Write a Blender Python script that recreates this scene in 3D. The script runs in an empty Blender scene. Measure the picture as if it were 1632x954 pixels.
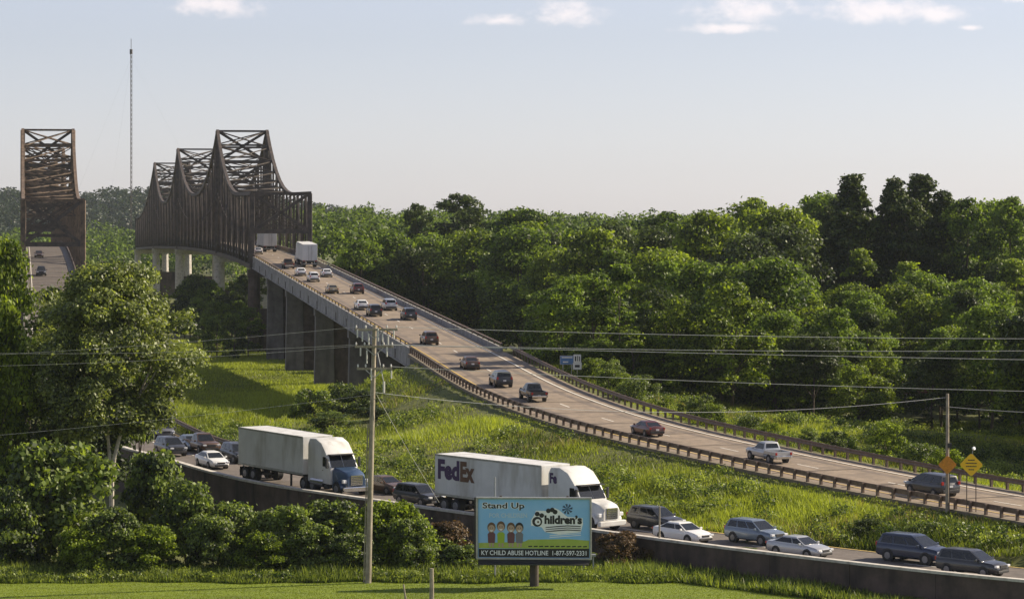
import bpy, bmesh, math, random
import numpy as np
from mathutils import Vector, Matrix

# ------------------------------------------------------------------ camera, sky, sun, exposure
F, CX, YH, HC = 4600.0, 816.0, 345.0, 23.5          # focal length in photo pixels, centre column, horizon row, eye height
scene = bpy.context.scene
COL = scene.collection
cam_d = bpy.data.cameras.new('camera'); cam = bpy.data.objects.new('camera', cam_d); COL.objects.link(cam)
cam.location = (0, 0, HC); cam.rotation_euler = (math.radians(90), 0, 0)
cam_d.sensor_width = 36; cam_d.lens = 36 * F / 1632; cam_d.shift_y = -(477 - YH) / 1632
cam_d.clip_start = 0.5; cam_d.clip_end = 30000
scene.camera = cam

SUN_EL = math.radians(32)
SUN_H = Vector((0.955, 0.295)).normalized()             # horizontal direction towards the sun: right, behind the scene
sd = Vector((SUN_H.x * math.cos(SUN_EL), SUN_H.y * math.cos(SUN_EL), math.sin(SUN_EL)))
sun_d = bpy.data.lights.new('sun', 'SUN'); sun = bpy.data.objects.new('sun', sun_d); COL.objects.link(sun)
sun_d.energy = 5.0; sun_d.angle = math.radians(0.5); sun_d.color = (1.0, 0.86, 0.66)
sun.rotation_euler = sd.to_track_quat('Z', 'Y').to_euler()
sun.location = (300, 200, 400)

world = bpy.data.worlds.new('World'); scene.world = world; world.use_nodes = True
wn, wl = world.node_tree.nodes, world.node_tree.links
wn.clear()
def wmath(op, a, b=None, c=None):
    n = wn.new('ShaderNodeMath'); n.operation = op
    for i, v in enumerate((a, b, c)):
        if v is None: continue
        if isinstance(v, (int, float)): n.inputs[i].default_value = v
        else: wl.new(v, n.inputs[i])
    return n.outputs[0]
sky = wn.new('ShaderNodeTexSky'); sky.sky_type = 'NISHITA'; sky.sun_disc = False
sky.sun_elevation = SUN_EL; sky.sun_rotation = math.atan2(SUN_H.x, SUN_H.y)
sky.air_density = 1.0; sky.dust_density = 0.3; sky.ozone_density = 3.0; sky.altitude = 100
hsv = wn.new('ShaderNodeHueSaturation'); hsv.inputs['Saturation'].default_value = 0.48
wl.new(sky.outputs[0], hsv.inputs['Color'])
tint = wn.new('ShaderNodeMixRGB'); tint.blend_type = 'MULTIPLY'; tint.inputs['Fac'].default_value = 1.0
tint.inputs['Color2'].default_value = (0.98, 0.95, 1.075, 1)
wl.new(hsv.outputs[0], tint.inputs['Color1'])
# small fair weather cumulus, laid out by direction on the sky
tc = wn.new('ShaderNodeTexCoord'); sep = wn.new('ShaderNodeSeparateXYZ'); wl.new(tc.outputs['Generated'], sep.inputs[0])
X_, Y_, Z_ = sep.outputs
az = wmath('ARCTAN2', X_, Y_)
el = wmath('ARCSINE', Z_)
comb = wn.new('ShaderNodeCombineXYZ')
wl.new(az, comb.inputs[0]); wl.new(wmath('MULTIPLY', el, 1.6), comb.inputs[1])
ns = wn.new('ShaderNodeTexNoise'); ns.inputs['Scale'].default_value = 95; ns.inputs['Detail'].default_value = 6; ns.inputs['Roughness'].default_value = 0.62
wl.new(comb.outputs[0], ns.inputs['Vector'])
ns2 = wn.new('ShaderNodeTexNoise'); ns2.inputs['Scale'].default_value = 7; ns2.inputs['Detail'].default_value = 4
wl.new(comb.outputs[0], ns2.inputs['Vector'])
CLOUDS = [(345, 12, 92, 27), (905, 23, 74, 30), (795, 33, 60, 13), (1185, 20, 108, 32), (1160, 46, 95, 12), (1400, 18, 135, 33), (1500, 28, 62, 22), (1545, 48, 22, 6), (1625, 3, 40, 12)]
mx = None
for (px, py, a, b) in CLOUDS:
    u0, v0 = math.atan((px - CX) / F), math.atan((YH - py) / F)
    du = wmath('DIVIDE', wmath('SUBTRACT', az, u0), a / F)
    dv = wmath('DIVIDE', wmath('SUBTRACT', el, v0), b / F)
    dvb = wmath('MULTIPLY', wmath('MINIMUM', dv, 0.0), 0.75)
    m = wmath('SUBTRACT', 1.0, wmath('SQRT', wmath('ADD', wmath('MULTIPLY', du, du), wmath('ADD', wmath('MULTIPLY', dv, dv), wmath('MULTIPLY', dvb, dvb)))))
    mx = m if mx is None else wmath('MAXIMUM', mx, m)
# the same kind of cloud goes on over the rest of the sky
hi = wmath('MULTIPLY', wmath('SUBTRACT', ns2.outputs[0], 0.6), 3.0)
up = wmath('MINIMUM', 0.0, wmath('MULTIPLY', wmath('SUBTRACT', el, 0.13), 30.0))
mx = wmath('MAXIMUM', mx, wmath('ADD', hi, up))
val = wmath('ADD', mx, wmath('MULTIPLY', wmath('SUBTRACT', ns.outputs[0], 0.5), 2.1))
mr = wn.new('ShaderNodeMapRange'); mr.interpolation_type = 'SMOOTHSTEP'
mr.inputs['From Min'].default_value = 0.0; mr.inputs['From Max'].default_value = 1.05
mr.inputs['To Min'].default_value = 0.0; mr.inputs['To Max'].default_value = 0.42
wl.new(val, mr.inputs['Value'])
cm = wn.new('ShaderNodeMixRGB'); cm.inputs['Color2'].default_value = (12.0, 10.2, 9.5, 1)
wl.new(mr.outputs[0], cm.inputs['Fac']); wl.new(tint.outputs[0], cm.inputs['Color1'])
bg = wn.new('ShaderNodeBackground'); bg.inputs['Strength'].default_value = 0.074
wl.new(cm.outputs[0], bg.inputs['Color'])
wo = wn.new('ShaderNodeOutputWorld'); wl.new(bg.outputs[0], wo.inputs['Surface'])

scene.view_settings.view_transform = 'Standard'; scene.view_settings.look = 'None'
scene.view_settings.exposure = 0.75; scene.view_settings.gamma = 1.0
scene.view_settings.use_curve_mapping = False
scene.cycles.max_bounces = 6; scene.cycles.diffuse_bounces = 3; scene.cycles.transmission_bounces = 3
scene.cycles.volume_bounces = 1; scene.cycles.caustics_reflective = False; scene.cycles.caustics_refractive = False
scene.cycles.use_denoising = True

# ------------------------------------------------------------------ helpers
R = random.Random(5)
def P(px, py, d):
    """the place that stands d metres ahead of the viewpoint in the direction of a photo pixel"""
    return Vector(((px - CX) / F * d, d, HC - (py - YH) / F * d))
def X(px, d): return (px - CX) / F * d
def ZZ(py, d): return HC - (py - YH) / F * d

def tag(o, label=None, cat=None, group=None, kind=None):
    if label: o['label'] = label
    if cat: o['category'] = cat
    if group: o['group'] = group
    if kind: o['kind'] = kind
    return o
def empty(name, loc=(0, 0, 0), rz=0.0, rx=0.0):
    o = bpy.data.objects.new(name, None); COL.objects.link(o)
    o.location = loc; o.rotation_euler = (rx, 0, rz); o.empty_display_size = 0.5
    return o
def link(name, me, material=None, parent=None, loc=None):
    o = bpy.data.objects.new(name, me); COL.objects.link(o)
    if material is not None:
        if len(me.materials) == 0: me.materials.append(material)
        o.material_slots[0].link = 'OBJECT'; o.material_slots[0].material = material
    if parent is not None: o.parent = parent
    if loc is not None: o.location = loc
    return o
def mesh_np(name, v, f, tone=None, smooth=False):
    v = np.asarray(v, np.float32); f = np.asarray(f, np.int32)
    me = bpy.data.meshes.new(name); k = f.shape[1]; n = len(f)
    me.vertices.add(len(v)); me.vertices.foreach_set('co', v.ravel())
    me.loops.add(n * k); me.loops.foreach_set('vertex_index', f.ravel())
    me.polygons.add(n); me.polygons.foreach_set('loop_start', np.arange(0, n * k, k, dtype=np.int32))
    try: me.polygons.foreach_set('loop_total', np.full(n, k, np.int32))
    except Exception: pass
    if smooth: me.polygons.foreach_set('use_smooth', np.ones(n, bool))
    if tone is not None:
        a = me.attributes.new('tone', 'FLOAT', 'FACE'); a.data.foreach_set('value', np.asarray(tone, np.float32))
    me.update(calc_edges=True)
    return me
def mesh_py(name, v, f, smooth=False):
    me = bpy.data.meshes.new(name); me.from_pydata([tuple(p) for p in v], [], f); me.update()
    if smooth:
        for p in me.polygons: p.use_smooth = True
    return me

class MB:
    """collects shapes for ONE mesh"""
    def __init__(s): s.v, s.f = [], []
    def add(s, v, f):
        n = len(s.v); s.v += [Vector(p) for p in v]; s.f += [tuple(i + n for i in q) for q in f]; return s
    def box(s, c, size, m=None):
        cx, cy, cz = c; a, b, h = size[0] / 2, size[1] / 2, size[2] / 2
        v = [Vector((cx + i * a, cy + j * b, cz + k * h)) for k in (-1, 1) for j in (-1, 1) for i in (-1, 1)]
        if m is not None: v = [m @ p for p in v]
        return s.add(v, [(0, 2, 3, 1), (4, 5, 7, 6), (0, 1, 5, 4), (2, 6, 7, 3), (0, 4, 6, 2), (1, 3, 7, 5)])
    def hexa(s, p8):
        return s.add(p8, [(0, 2, 3, 1), (4, 5, 7, 6), (0, 1, 5, 4), (2, 6, 7, 3), (0, 4, 6, 2), (1, 3, 7, 5)])
    def bar(s, p, q, w, h, up=Vector((0, 0, 1))):
        p, q = Vector(p), Vector(q); t = (q - p).normalized()
        if abs(t.dot(up)) > 0.98: up = Vector((0, 1, 0))
        a = t.cross(up).normalized() * (w / 2); b = a.cross(t).normalized() * (h / 2)
        v = [p - a - b, p + a - b, p - a + b, p + a + b, q - a - b, q + a - b, q - a + b, q + a + b]
        return s.hexa([v[0], v[1], v[4], v[5], v[2], v[3], v[6], v[7]])
    def tube(s, pts, rad, n=8, cap=True):
        pts = [Vector(p) for p in pts]
        if isinstance(rad, (int, float)): rad = [rad] * len(pts)
        base = len(s.v); prev = None
        for i, p in enumerate(pts):
            t = (pts[min(i + 1, len(pts) - 1)] - pts[max(i - 1, 0)]).normalized()
            a = Vector((1, 0, 0)) if prev is None else prev
            if abs(a.dot(t)) > 0.95: a = Vector((0, 1, 0))
            a = (a - t * a.dot(t)).normalized(); b = t.cross(a); prev = a
            for k in range(n):
                an = 2 * math.pi * k / n
                s.v.append(p + (a * math.cos(an) + b * math.sin(an)) * rad[i])
        for i in range(len(pts) - 1):
            for k in range(n):
                k2 = (k + 1) % n
                s.f.append((base + i * n + k, base + i * n + k2, base + (i + 1) * n + k2, base + (i + 1) * n + k))
        if cap:
            s.f.append(tuple(base + k for k in reversed(range(n)))); e = base + (len(pts) - 1) * n
            s.f.append(tuple(e + k for k in range(n)))
        return s
    def loft(s, rings):
        base = len(s.v); n = len(rings[0])
        for r in rings: s.v += [Vector(p) for p in r]
        for i in range(len(rings) - 1):
            for k in range(n):
                k2 = (k + 1) % n
                s.f.append((base + i * n + k, base + i * n + k2, base + (i + 1) * n + k2, base + (i + 1) * n + k))
        s.f.append(tuple(base + k for k in reversed(range(n)))); e = base + (len(rings) - 1) * n
        s.f.append(tuple(e + k for k in range(n)))
        return s
    def mesh(s, name, bevel=0.0, smooth=False, seg=2):
        me = mesh_py(name, s.v, s.f)
        bm = bmesh.new(); bm.from_mesh(me)
        bmesh.ops.recalc_face_normals(bm, faces=bm.faces)
        if bevel > 0:
            ed = [e for e in bm.edges if len(e.link_faces) == 2 and e.calc_face_angle(0) > 0.5]
            bmesh.ops.bevel(bm, geom=ed, offset=bevel, segments=seg, affect='EDGES', profile=0.6, clamp_overlap=True)
        if smooth:
            for f in bm.faces: f.smooth = True
            for e in bm.edges:
                if len(e.link_faces) == 2 and e.calc_face_angle(0) > 0.7: e.smooth = False
        bm.to_mesh(me); bm.free(); me.update()
        return me
    def build(s, name, material, parent=None, bevel=0.0, smooth=False):
        return link(name, s.mesh(name, bevel, smooth), material, parent)

# ------------------------------------------------------------------ materials (all procedural)
def new_mat(name):
    m = bpy.data.materials.new(name); m.use_nodes = True; nt = m.node_tree; nt.nodes.clear()
    out = nt.nodes.new('ShaderNodeOutputMaterial'); return m, nt, out
def mat(name, col, rough=0.6, metal=0.0, var=0.15, scale=4.0, col2=None, bump=0.0, coat=0.0, spec=0.5, dirt=None):
    m, nt, out = new_mat(name); N, L = nt.nodes, nt.links
    b = N.new('ShaderNodeBsdfPrincipled'); b.inputs['Roughness'].default_value = rough; b.inputs['Metallic'].default_value = metal
    b.inputs['Coat Weight'].default_value = coat; b.inputs['Coat Roughness'].default_value = 0.08
    b.inputs['Specular IOR Level'].default_value = spec
    tcn = N.new('ShaderNodeTexCoord'); n = N.new('ShaderNodeTexNoise'); n.inputs['Scale'].default_value = scale
    n.inputs['Detail'].default_value = 5; n.inputs['Roughness'].default_value = 0.65; L.new(tcn.outputs['Object'], n.inputs['Vector'])
    cr = N.new('ShaderNodeValToRGB'); cr.color_ramp.elements[0].position = 0.3; cr.color_ramp.elements[1].position = 0.7
    c2 = col2 if col2 else tuple(min(1, c * (1 + var)) for c in col)
    c1 = col if col2 else tuple(c * (1 - var) for c in col)
    cr.color_ramp.elements[0].color = (*c1, 1); cr.color_ramp.elements[1].color = (*c2, 1)
    L.new(n.outputs[0], cr.inputs[0])
    src = cr.outputs[0]
    if dirt:
        n2 = N.new('ShaderNodeTexNoise'); n2.inputs['Scale'].default_value = dirt[1]; n2.inputs['Detail'].default_value = 6
        mp = N.new('ShaderNodeMapping'); mp.inputs['Scale'].default_value = dirt[2]; L.new(tcn.outputs['Object'], mp.inputs[0]); L.new(mp.outputs[0], n2.inputs['Vector'])
        mm = N.new('ShaderNodeMapRange'); mm.inputs['From Min'].default_value = 0.5; mm.inputs['From Max'].default_value = 0.72; mm.inputs['To Max'].default_value = dirt[3]
        L.new(n2.outputs[0], mm.inputs['Value'])
        mixn = N.new('ShaderNodeMixRGB'); mixn.inputs['Color2'].default_value = (*dirt[0], 1)
        L.new(mm.outputs[0], mixn.inputs['Fac']); L.new(src, mixn.inputs['Color1']); src = mixn.outputs[0]
    L.new(src, b.inputs['Base Color'])
    if bump:
        bn = N.new('ShaderNodeBump'); bn.inputs['Strength'].default_value = bump; bn.inputs['Distance'].default_value = 0.05
        L.new(n.outputs[0], bn.inputs['Height']); L.new(bn.outputs[0], b.inputs['Normal'])
    L.new(b.outputs[0], out.inputs['Surface'])
    return m
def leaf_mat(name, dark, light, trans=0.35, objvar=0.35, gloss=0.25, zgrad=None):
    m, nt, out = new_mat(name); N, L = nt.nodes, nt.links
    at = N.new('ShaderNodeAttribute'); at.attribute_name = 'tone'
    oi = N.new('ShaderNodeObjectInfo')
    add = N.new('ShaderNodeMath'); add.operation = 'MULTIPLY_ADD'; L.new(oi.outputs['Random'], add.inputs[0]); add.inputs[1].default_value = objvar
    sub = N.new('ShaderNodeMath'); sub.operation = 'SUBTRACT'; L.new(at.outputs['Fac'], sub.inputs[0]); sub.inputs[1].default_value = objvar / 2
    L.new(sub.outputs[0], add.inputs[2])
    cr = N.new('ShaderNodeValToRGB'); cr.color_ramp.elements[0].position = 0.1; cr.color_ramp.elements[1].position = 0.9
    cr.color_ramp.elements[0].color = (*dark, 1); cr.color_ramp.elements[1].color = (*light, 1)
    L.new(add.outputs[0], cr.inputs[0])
    b = N.new('ShaderNodeBsdfPrincipled'); b.inputs['Roughness'].default_value = 0.5; b.inputs['Specular IOR Level'].default_value = gloss
    L.new(cr.outputs[0], b.inputs['Base Color'])
    t = N.new('ShaderNodeBsdfTranslucent'); 
    g = N.new('ShaderNodeMixRGB'); g.blend_type = 'MULTIPLY'; g.inputs['Fac'].default_value = 1; g.inputs['Color2'].default_value = (1.6, 1.55, 0.75, 1)
    L.new(cr.outputs[0], g.inputs['Color1']); L.new(g.outputs[0], t.inputs['Color'])
    mx = N.new('ShaderNodeMixShader'); mx.inputs['Fac'].default_value = trans
    L.new(b.outputs[0], mx.inputs[1]); L.new(t.outputs[0], mx.inputs[2]); L.new(mx.outputs[0], out.inputs['Surface'])
    return m
M = {}
M['asphalt_tan'] = mat('worn_concrete_paving', (0.225, 0.175, 0.126), 0.85, var=0.28, scale=1.2, dirt=((0.1, 0.08, 0.066), 0.35, (1, 1, 1), 0.65))
M['asphalt'] = mat('grey_paving', (0.125, 0.105, 0.09), 0.85, var=0.25, scale=1.5, dirt=((0.07, 0.06, 0.052), 0.6, (1, 1, 1), 0.6))
M['paint_white'] = mat('road_paint', (0.72, 0.68, 0.6), 0.7, var=0.2, scale=3, dirt=((0.3, 0.25, 0.2), 3, (1, 1, 1), 0.6))
M['paint_yellow'] = mat('yellow_road_paint', (0.6, 0.42, 0.1), 0.7, var=0.2, scale=3)
M['pier'] = mat('pier_concrete', (0.15, 0.135, 0.125), 0.9, var=0.3, scale=0.6, dirt=((0.04, 0.035, 0.03), 0.6, (1, 1, 0.25), 0.7))
M['concrete'] = mat('weathered_concrete', (0.25, 0.24, 0.23), 0.85, var=0.25, scale=0.8, bump=0.2, dirt=((0.08, 0.07, 0.06), 0.9, (1, 1, 0.25), 0.7))
M['concrete_dark'] = mat('shaded_stained_concrete', (0.085, 0.06, 0.05), 0.9, var=0.45, scale=0.7, bump=0.3, dirt=((0.02, 0.016, 0.015), 0.9, (1, 1, 0.22), 0.9))  # base darkened to carry the wall's shade, stain streaks over it
M['concrete_light'] = mat('pale_concrete', (0.52, 0.49, 0.44), 0.85, var=0.2, scale=1.5, dirt=((0.2, 0.17, 0.14), 2, (1, 1, 1), 0.6))
M['steel_rust'] = mat('rusty_truss_steel', (0.04, 0.028, 0.021), 0.75, 0.0, scale=1.0, col2=(0.2, 0.135, 0.085), bump=0.15)
M['steel_dark'] = mat('dark_truss_steel', (0.022, 0.018, 0.017), 0.7, 0.0, scale=.9, col2=(0.1, 0.075, 0.058))
M['rail_rust'] = mat('weathered_guardrail', (0.09, 0.06, 0.045), 0.6, 0.2, scale=3, col2=(0.2, 0.14, 0.1))
M['rail_zinc'] = mat('galvanised_steel', (0.36, 0.36, 0.35), 0.45, 0.6, var=0.2, scale=3)
M['wood'] = mat('weathered_pole_wood', (0.30, 0.26, 0.2), 0.9, var=0.3, scale=2.5, bump=0.3, dirt=((0.1, 0.08, 0.06), 2, (4, 4, 0.3), 0.7))
M['wire'] = mat('aluminium_wire', (0.55, 0.55, 0.53), 0.5, 0.0)
M['ceramic'] = mat('porcelain', (0.6, 0.58, 0.54), 0.3)
M['tyre'] = mat('rubber', (0.018, 0.018, 0.02), 0.8)
M['rim'] = mat('alloy_rim', (0.22, 0.22, 0.23), 0.4, 0.7)
M['rim_dark'] = mat('dark_rim', (0.09, 0.09, 0.09), 0.5, 0.3)
M['glass'] = mat('tinted_glass', (0.012, 0.014, 0.016), 0.06, 0.0, var=0.05, spec=0.5)
M['trim'] = mat('black_plastic', (0.025, 0.025, 0.026), 0.6)
M['chrome'] = mat('chrome', (0.6, 0.6, 0.6), 0.18, 1.0, var=0.05)
M['lamp'] = mat('headlamp_lens', (0.75, 0.76, 0.76), 0.12, 0.1)
M['tail'] = mat('tail_lamp_lens', (0.35, 0.02, 0.015), 0.2)
M['plate'] = mat('number_plate', (0.6, 0.62, 0.62), 0.5)
M['bark'] = mat('bark', (0.085, 0.065, 0.05), 0.95, var=0.35, scale=3, bump=0.5)
M['bark_pale'] = mat('pale_bark', (0.42, 0.38, 0.32), 0.9, var=0.3, scale=2.5, bump=0.3, dirt=((0.15, 0.12, 0.1), 3, (1, 1, 0.4), 0.7))
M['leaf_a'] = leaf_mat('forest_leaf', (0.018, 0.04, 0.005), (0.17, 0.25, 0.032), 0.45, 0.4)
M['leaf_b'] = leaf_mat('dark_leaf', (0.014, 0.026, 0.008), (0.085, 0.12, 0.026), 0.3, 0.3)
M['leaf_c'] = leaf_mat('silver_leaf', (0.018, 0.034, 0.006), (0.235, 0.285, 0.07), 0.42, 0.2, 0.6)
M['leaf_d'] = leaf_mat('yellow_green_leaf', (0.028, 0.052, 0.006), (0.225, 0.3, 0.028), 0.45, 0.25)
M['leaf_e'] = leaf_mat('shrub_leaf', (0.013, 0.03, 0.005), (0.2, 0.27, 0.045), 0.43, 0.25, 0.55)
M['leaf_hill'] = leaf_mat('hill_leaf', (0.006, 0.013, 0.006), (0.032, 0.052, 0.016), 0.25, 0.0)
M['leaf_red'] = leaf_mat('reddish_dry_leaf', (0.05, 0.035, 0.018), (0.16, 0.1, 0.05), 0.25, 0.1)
M['leaf_far'] = leaf_mat('far_leaf', (0.018, 0.038, 0.006), (0.15, 0.22, 0.034), 0.42, 0.0)
M['grass'] = leaf_mat('tall_grass_blade', (0.024, 0.046, 0.005), (0.3, 0.36, 0.045), 0.42, 0.0, 0.3)
M['grass_lawn'] = leaf_mat('mown_grass_blade', (0.11, 0.15, 0.002), (0.2, 0.245, 0.006), 0.35, 0.0, 0.2)
M['weed'] = leaf_mat('weed_leaf', (0.03, 0.06, 0.008), (0.25, 0.31, 0.06), 0.45, 0.0, 0.4)
M['ground'] = mat('rough_grass_ground', (0.045, 0.06, 0.006), 0.95, scale=0.35, col2=(0.13, 0.14, 0.014), bump=0.6, dirt=((0.05, 0.04, 0.022), 0.12, (1, 1, 1), 0.7))
M['lawn'] = mat('mown_lawn', (0.11, 0.16, 0.004), 0.95, scale=0.9, col2=(0.165, 0.22, 0.006), bump=0.25, dirt=((0.075, 0.1, 0.005), .9, (.3, 1.6, 1), .95))
M['dirt'] = mat('bare_dirt', (0.17, 0.14, 0.1), 0.95, var=0.25, scale=1.0)
M['hill'] = mat('wooded_hill_ground', (0.02, 0.03, 0.012), 0.95, scale=0.02, col2=(0.04, 0.055, 0.02))

# ------------------------------------------------------------------ road alignments
def catmull(pts, step=1.0):
    pts = [Vector(p) for p in pts]; out = []
    for i in range(len(pts) - 1):
        p0 = pts[i - 1] if i > 0 else pts[0] * 2 - pts[1]
        p1, p2 = pts[i], pts[i + 1]
        p3 = pts[i + 2] if i + 2 < len(pts) else pts[-1] * 2 - pts[-2]
        n = max(4, int((p2 - p1).length * 4))
        t0 = 0; t1 = (p1 - p0).length ** 0.5; t2 = t1 + (p2 - p1).length ** 0.5; t3 = t2 + (p3 - p2).length ** 0.5
        for k in range(n):
            t = t1 + (t2 - t1) * k / n
            a1 = p0 * ((t1 - t) / (t1 - t0)) + p1 * ((t - t0) / (t1 - t0)); a2 = p1 * ((t2 - t) / (t2 - t1)) + p2 * ((t - t1) / (t2 - t1))
            a3 = p2 * ((t3 - t) / (t3 - t2)) + p3 * ((t - t2) / (t3 - t2))
            b1 = a1 * ((t2 - t) / (t2 - t0)) + a2 * ((t - t0) / (t2 - t0)); b2 = a2 * ((t3 - t) / (t3 - t1)) + a3 * ((t - t1) / (t3 - t1))
            out.append(b1 * ((t2 - t) / (t2 - t1)) + b2 * ((t - t1) / (t2 - t1)))
    out.append(pts[-1])
    A = np.array(out); seg = np.linalg.norm(np.diff(A[:, :2], axis=0), axis=1); s = np.concatenate([[0], np.cumsum(seg)])
    S = np.arange(0, s[-1], step)
    return np.stack([np.interp(S, s, A[:, k]) for k in range(3)], 1)
class Road:
    def __init__(r, pts):
        r.p = catmull(pts); d = np.gradient(r.p[:, :2], axis=0); d /= np.linalg.norm(d, axis=1)[:, None]
        r.t = d; r.r = np.stack([d[:, 1], -d[:, 0]], 1); r.n = len(r.p)
    def at(r, s, off=0.0, dz=0.0):
        i = max(0, min(r.n - 1.001, s)); k = int(i); f = i - k
        p = r.p[k] * (1 - f) + r.p[k + 1] * f; n = r.r[k] * (1 - f) + r.r[k + 1] * f
        return Vector((p[0] + n[0] * off, p[1] + n[1] * off, p[2] + dz))
    def s_at_y(r, y): return float(np.interp(y, r.p[:, 1], np.arange(r.n)))
    def find(r, px, off, lo=0, hi=None):
        best, bs = 1e9, 0
        for s in np.arange(lo, hi or r.n - 2, 0.25):
            q = r.at(s, off); e = abs(CX + q.x / q.y * F - px)
            if e < best: best, bs = e, s
        return bs
    def heading(r, s):
        a, b = r.at(s - 1.5), r.at(s + 1.5); d = b - a
        return math.atan2(-d.x, d.y), math.atan2(d.z, math.hypot(d.x, d.y))
    def near(r, xy):
        """signed offset to the right, nearest sample, for an array of points"""
        i = np.zeros(len(xy), int)
        for k in range(0, len(xy), 4000):
            q = xy[k:k + 4000]; d = ((q[:, None, :] - r.p[None, ::3, :2]) ** 2).sum(2); i[k:k + 4000] = d.argmin(1) * 3
        i = np.minimum(i, r.n - 1)
        dv = xy - r.p[i, :2]; off = (dv * r.r[i]).sum(1); dist = np.sqrt((dv ** 2).sum(1))
        return np.sign(off) * dist, i

A0, B0 = P(447, 412, 535), P(856, 629, 272)
def lin(d):
    t = (d - 272) / (535 - 272); return B0.lerp(A0, t)
UDIR = Vector((A0.x - B0.x, A0.y - B0.y)).normalized()
TRUSS_Z = [(535, A0.z), (575, A0.z + .85), (627, A0.z + 1.35), (700, A0.z + 1.4), (776, A0.z + 1.0), (910, A0.z - .3), (1045, A0.z - 2.2)]
def tz(d): return float(np.interp(d, [a for a, b in TRUSS_Z], [b for a, b in TRUSS_Z]))
upts = [(46, 170, 3.65), (34.6, 193, 4.05), (29.6, 202, 4.27), (19.7, 222, 4.92), (9.5, 247, 5.72), B0, lin(320), lin(390), lin(460), lin(510), A0]
for d in (575, 627, 700, 776, 910, 1045): upts.append((A0.x + UDIR.x / UDIR.y * (d - 535), d, tz(d)))
UP = Road(upts)
LP0 = Vector((X(84, 523), 523, 10.4)); LDIR = Vector((-0.168, 0.986)).normalized()
lpts = [(46, 156, 2.25), (34.5, 166, 2.32), (27.4, 172, 2.37), (17.2, 182, 2.49), (6.1, 195, 2.6), (-5.25, 208, 2.79), (-16.2, 222, 2.99), (-24.7, 238, 3.42), (-30.1, 250, 3.55),
        (-44, 300, 4.5), (-60, 385, 6.4), (-74.5, 470, 8.8), LP0]
for d, dz in ((563, 1.8), (620, 4.0), (690, 5.6), (770, 5.7), (905, 4.3), (1030, 2.3)): lpts.append((LP0.x + LDIR.x / LDIR.y * (d - 523), d, LP0.z + dz))
LO = Road(lpts)
S_ABUT, S_PORT, S_END = UP.s_at_y(322), UP.s_at_y(535), UP.n - 2
L_ABUT, L_PORT, L_END = LO.s_at_y(275), LO.s_at_y(523), LO.n - 2

def strip(road, s0, s1, offs, dz, step=2.0):
    """sheet along a road; offs = list of (offset, dz)"""
    S = list(np.arange(s0, s1, step)) + [s1]; v, f = [], []; n = len(offs)
    for s in S:
        for (o, z) in offs: v.append(road.at(s, o, dz + z))
    for i in range(len(S) - 1):
        for k in range(n - 1): f.append((i * n + k, i * n + k + 1, (i + 1) * n + k + 1, (i + 1) * n + k))
    return v, f
def sweep(road, s0, s1, prof, step=2.0):
    """closed section (list of (offset, dz)) along a road -> MB"""
    S = list(np.arange(s0, s1, step)) + [s1]
    return MB().loft([[road.at(s, o, z) for (o, z) in prof] for s in S])
def rect(o0, o1, z0, z1): return [(o0, z0), (o1, z0), (o1, z1), (o0, z1)]

# ------------------------------------------------------------------ terrain
LAWN_Z = 1.0
def ground_z(xy):
    xy = np.asarray(xy, float); x, y = xy[:, 0], xy[:, 1]
    oL, iL = LO.near(xy); oU, iU = UP.near(xy)
    zL, zU, yL, yU = LO.p[iL, 2], UP.p[iU, 2], LO.p[iL, 1], UP.p[iU, 1]
    low = -1.5 + 0.35 * np.sin(x * .05 + 1) * np.sin(y * .04) + np.clip((x + 5) / 40, 0, 1) * 1.8
    low = np.where(y > 1100, low + np.clip((y - 1100) / 900, 0, 1) * 4, low)
    sm = lambda a, b, t: (lambda q: q * q * (3 - 2 * q))(np.clip((t - a) / (b - a), 0, 1))
    bump = (-.35 + 2.0 * sm(-22, -31, x)) * np.exp(-((oL - 17) / 9) ** 2) * sm(-6, -16, x) + 0.35 * np.sin(x * .31) * np.sin(y * .23 + 1)* sm(6, 12, oL)
    plate = zL - 0.12 + bump * (oL > 4.0)
    plate = low + (plate - low) * (1 - sm(281, 297, y)) * (1 - sm(60, 110, np.abs(oL)))
    edge = np.where(oU < 0, 6.2, 6.8)
    emb = zU - 0.14 - np.clip(np.abs(oU) - edge, 0, None) * np.where(oU < 0, np.interp(yU, [255, 288], [0.15, 0.42]), 0.22) - np.clip(y - 309, 0, None) * 0.5 * np.clip((np.abs(oU) - 3) / 4, .25, 1)
    emb = np.where(yU < 350, emb, -50)
    g = np.maximum(low, np.maximum(plate, emb))
    near = LAWN_Z - 0.03 - 0.75 * sm(178, 200, y) + 0.1 * np.sin(x * .4)*sm(178,185,y)
    g = np.where((np.abs(oL) <= 4.55) & (yL < 276), zL - 0.14, g)
    g = np.where((oL < -3.2) & (yL < 262), near, g)
    g = np.where((oL < -3.2) & (yL >= 262) & (y < 262), near, g)
    return g
def gz(x, y): return float(ground_z(np.array([[x, y]]))[0])
def axis(a, b, dense):
    out = [a]
    while out[-1] < b:
        v = out[-1]; st = 200.0
        for (lo, hi, s) in dense:
            if lo <= v < hi: st = s; break
        out.append(v + st)
    return np.array(out)
gx = axis(-3500, 3500, [(-60, 60, 1.0), (-200, -60, 10), (60, 200, 10), (-1000, 1000, 50)])
gy = axis(-600, 3400, [(155, 345, 1.0), (345, 620, 6.0), (100, 155, 5), (-100, 100, 20), (620, 1600, 40)])
GX, GY = np.meshgrid(gx, gy); xy = np.stack([GX.ravel(), GY.ravel()], 1)
gzv = ground_z(xy); nx, ny = len(gx), len(gy)
ii = (np.arange(ny - 1)[:, None] * nx + np.arange(nx - 1)[None, :]).ravel()
me = mesh_np('ground', np.column_stack([xy, gzv]), np.stack([ii, ii + 1, ii + 1 + nx, ii + nx], 1), smooth=True)
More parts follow.
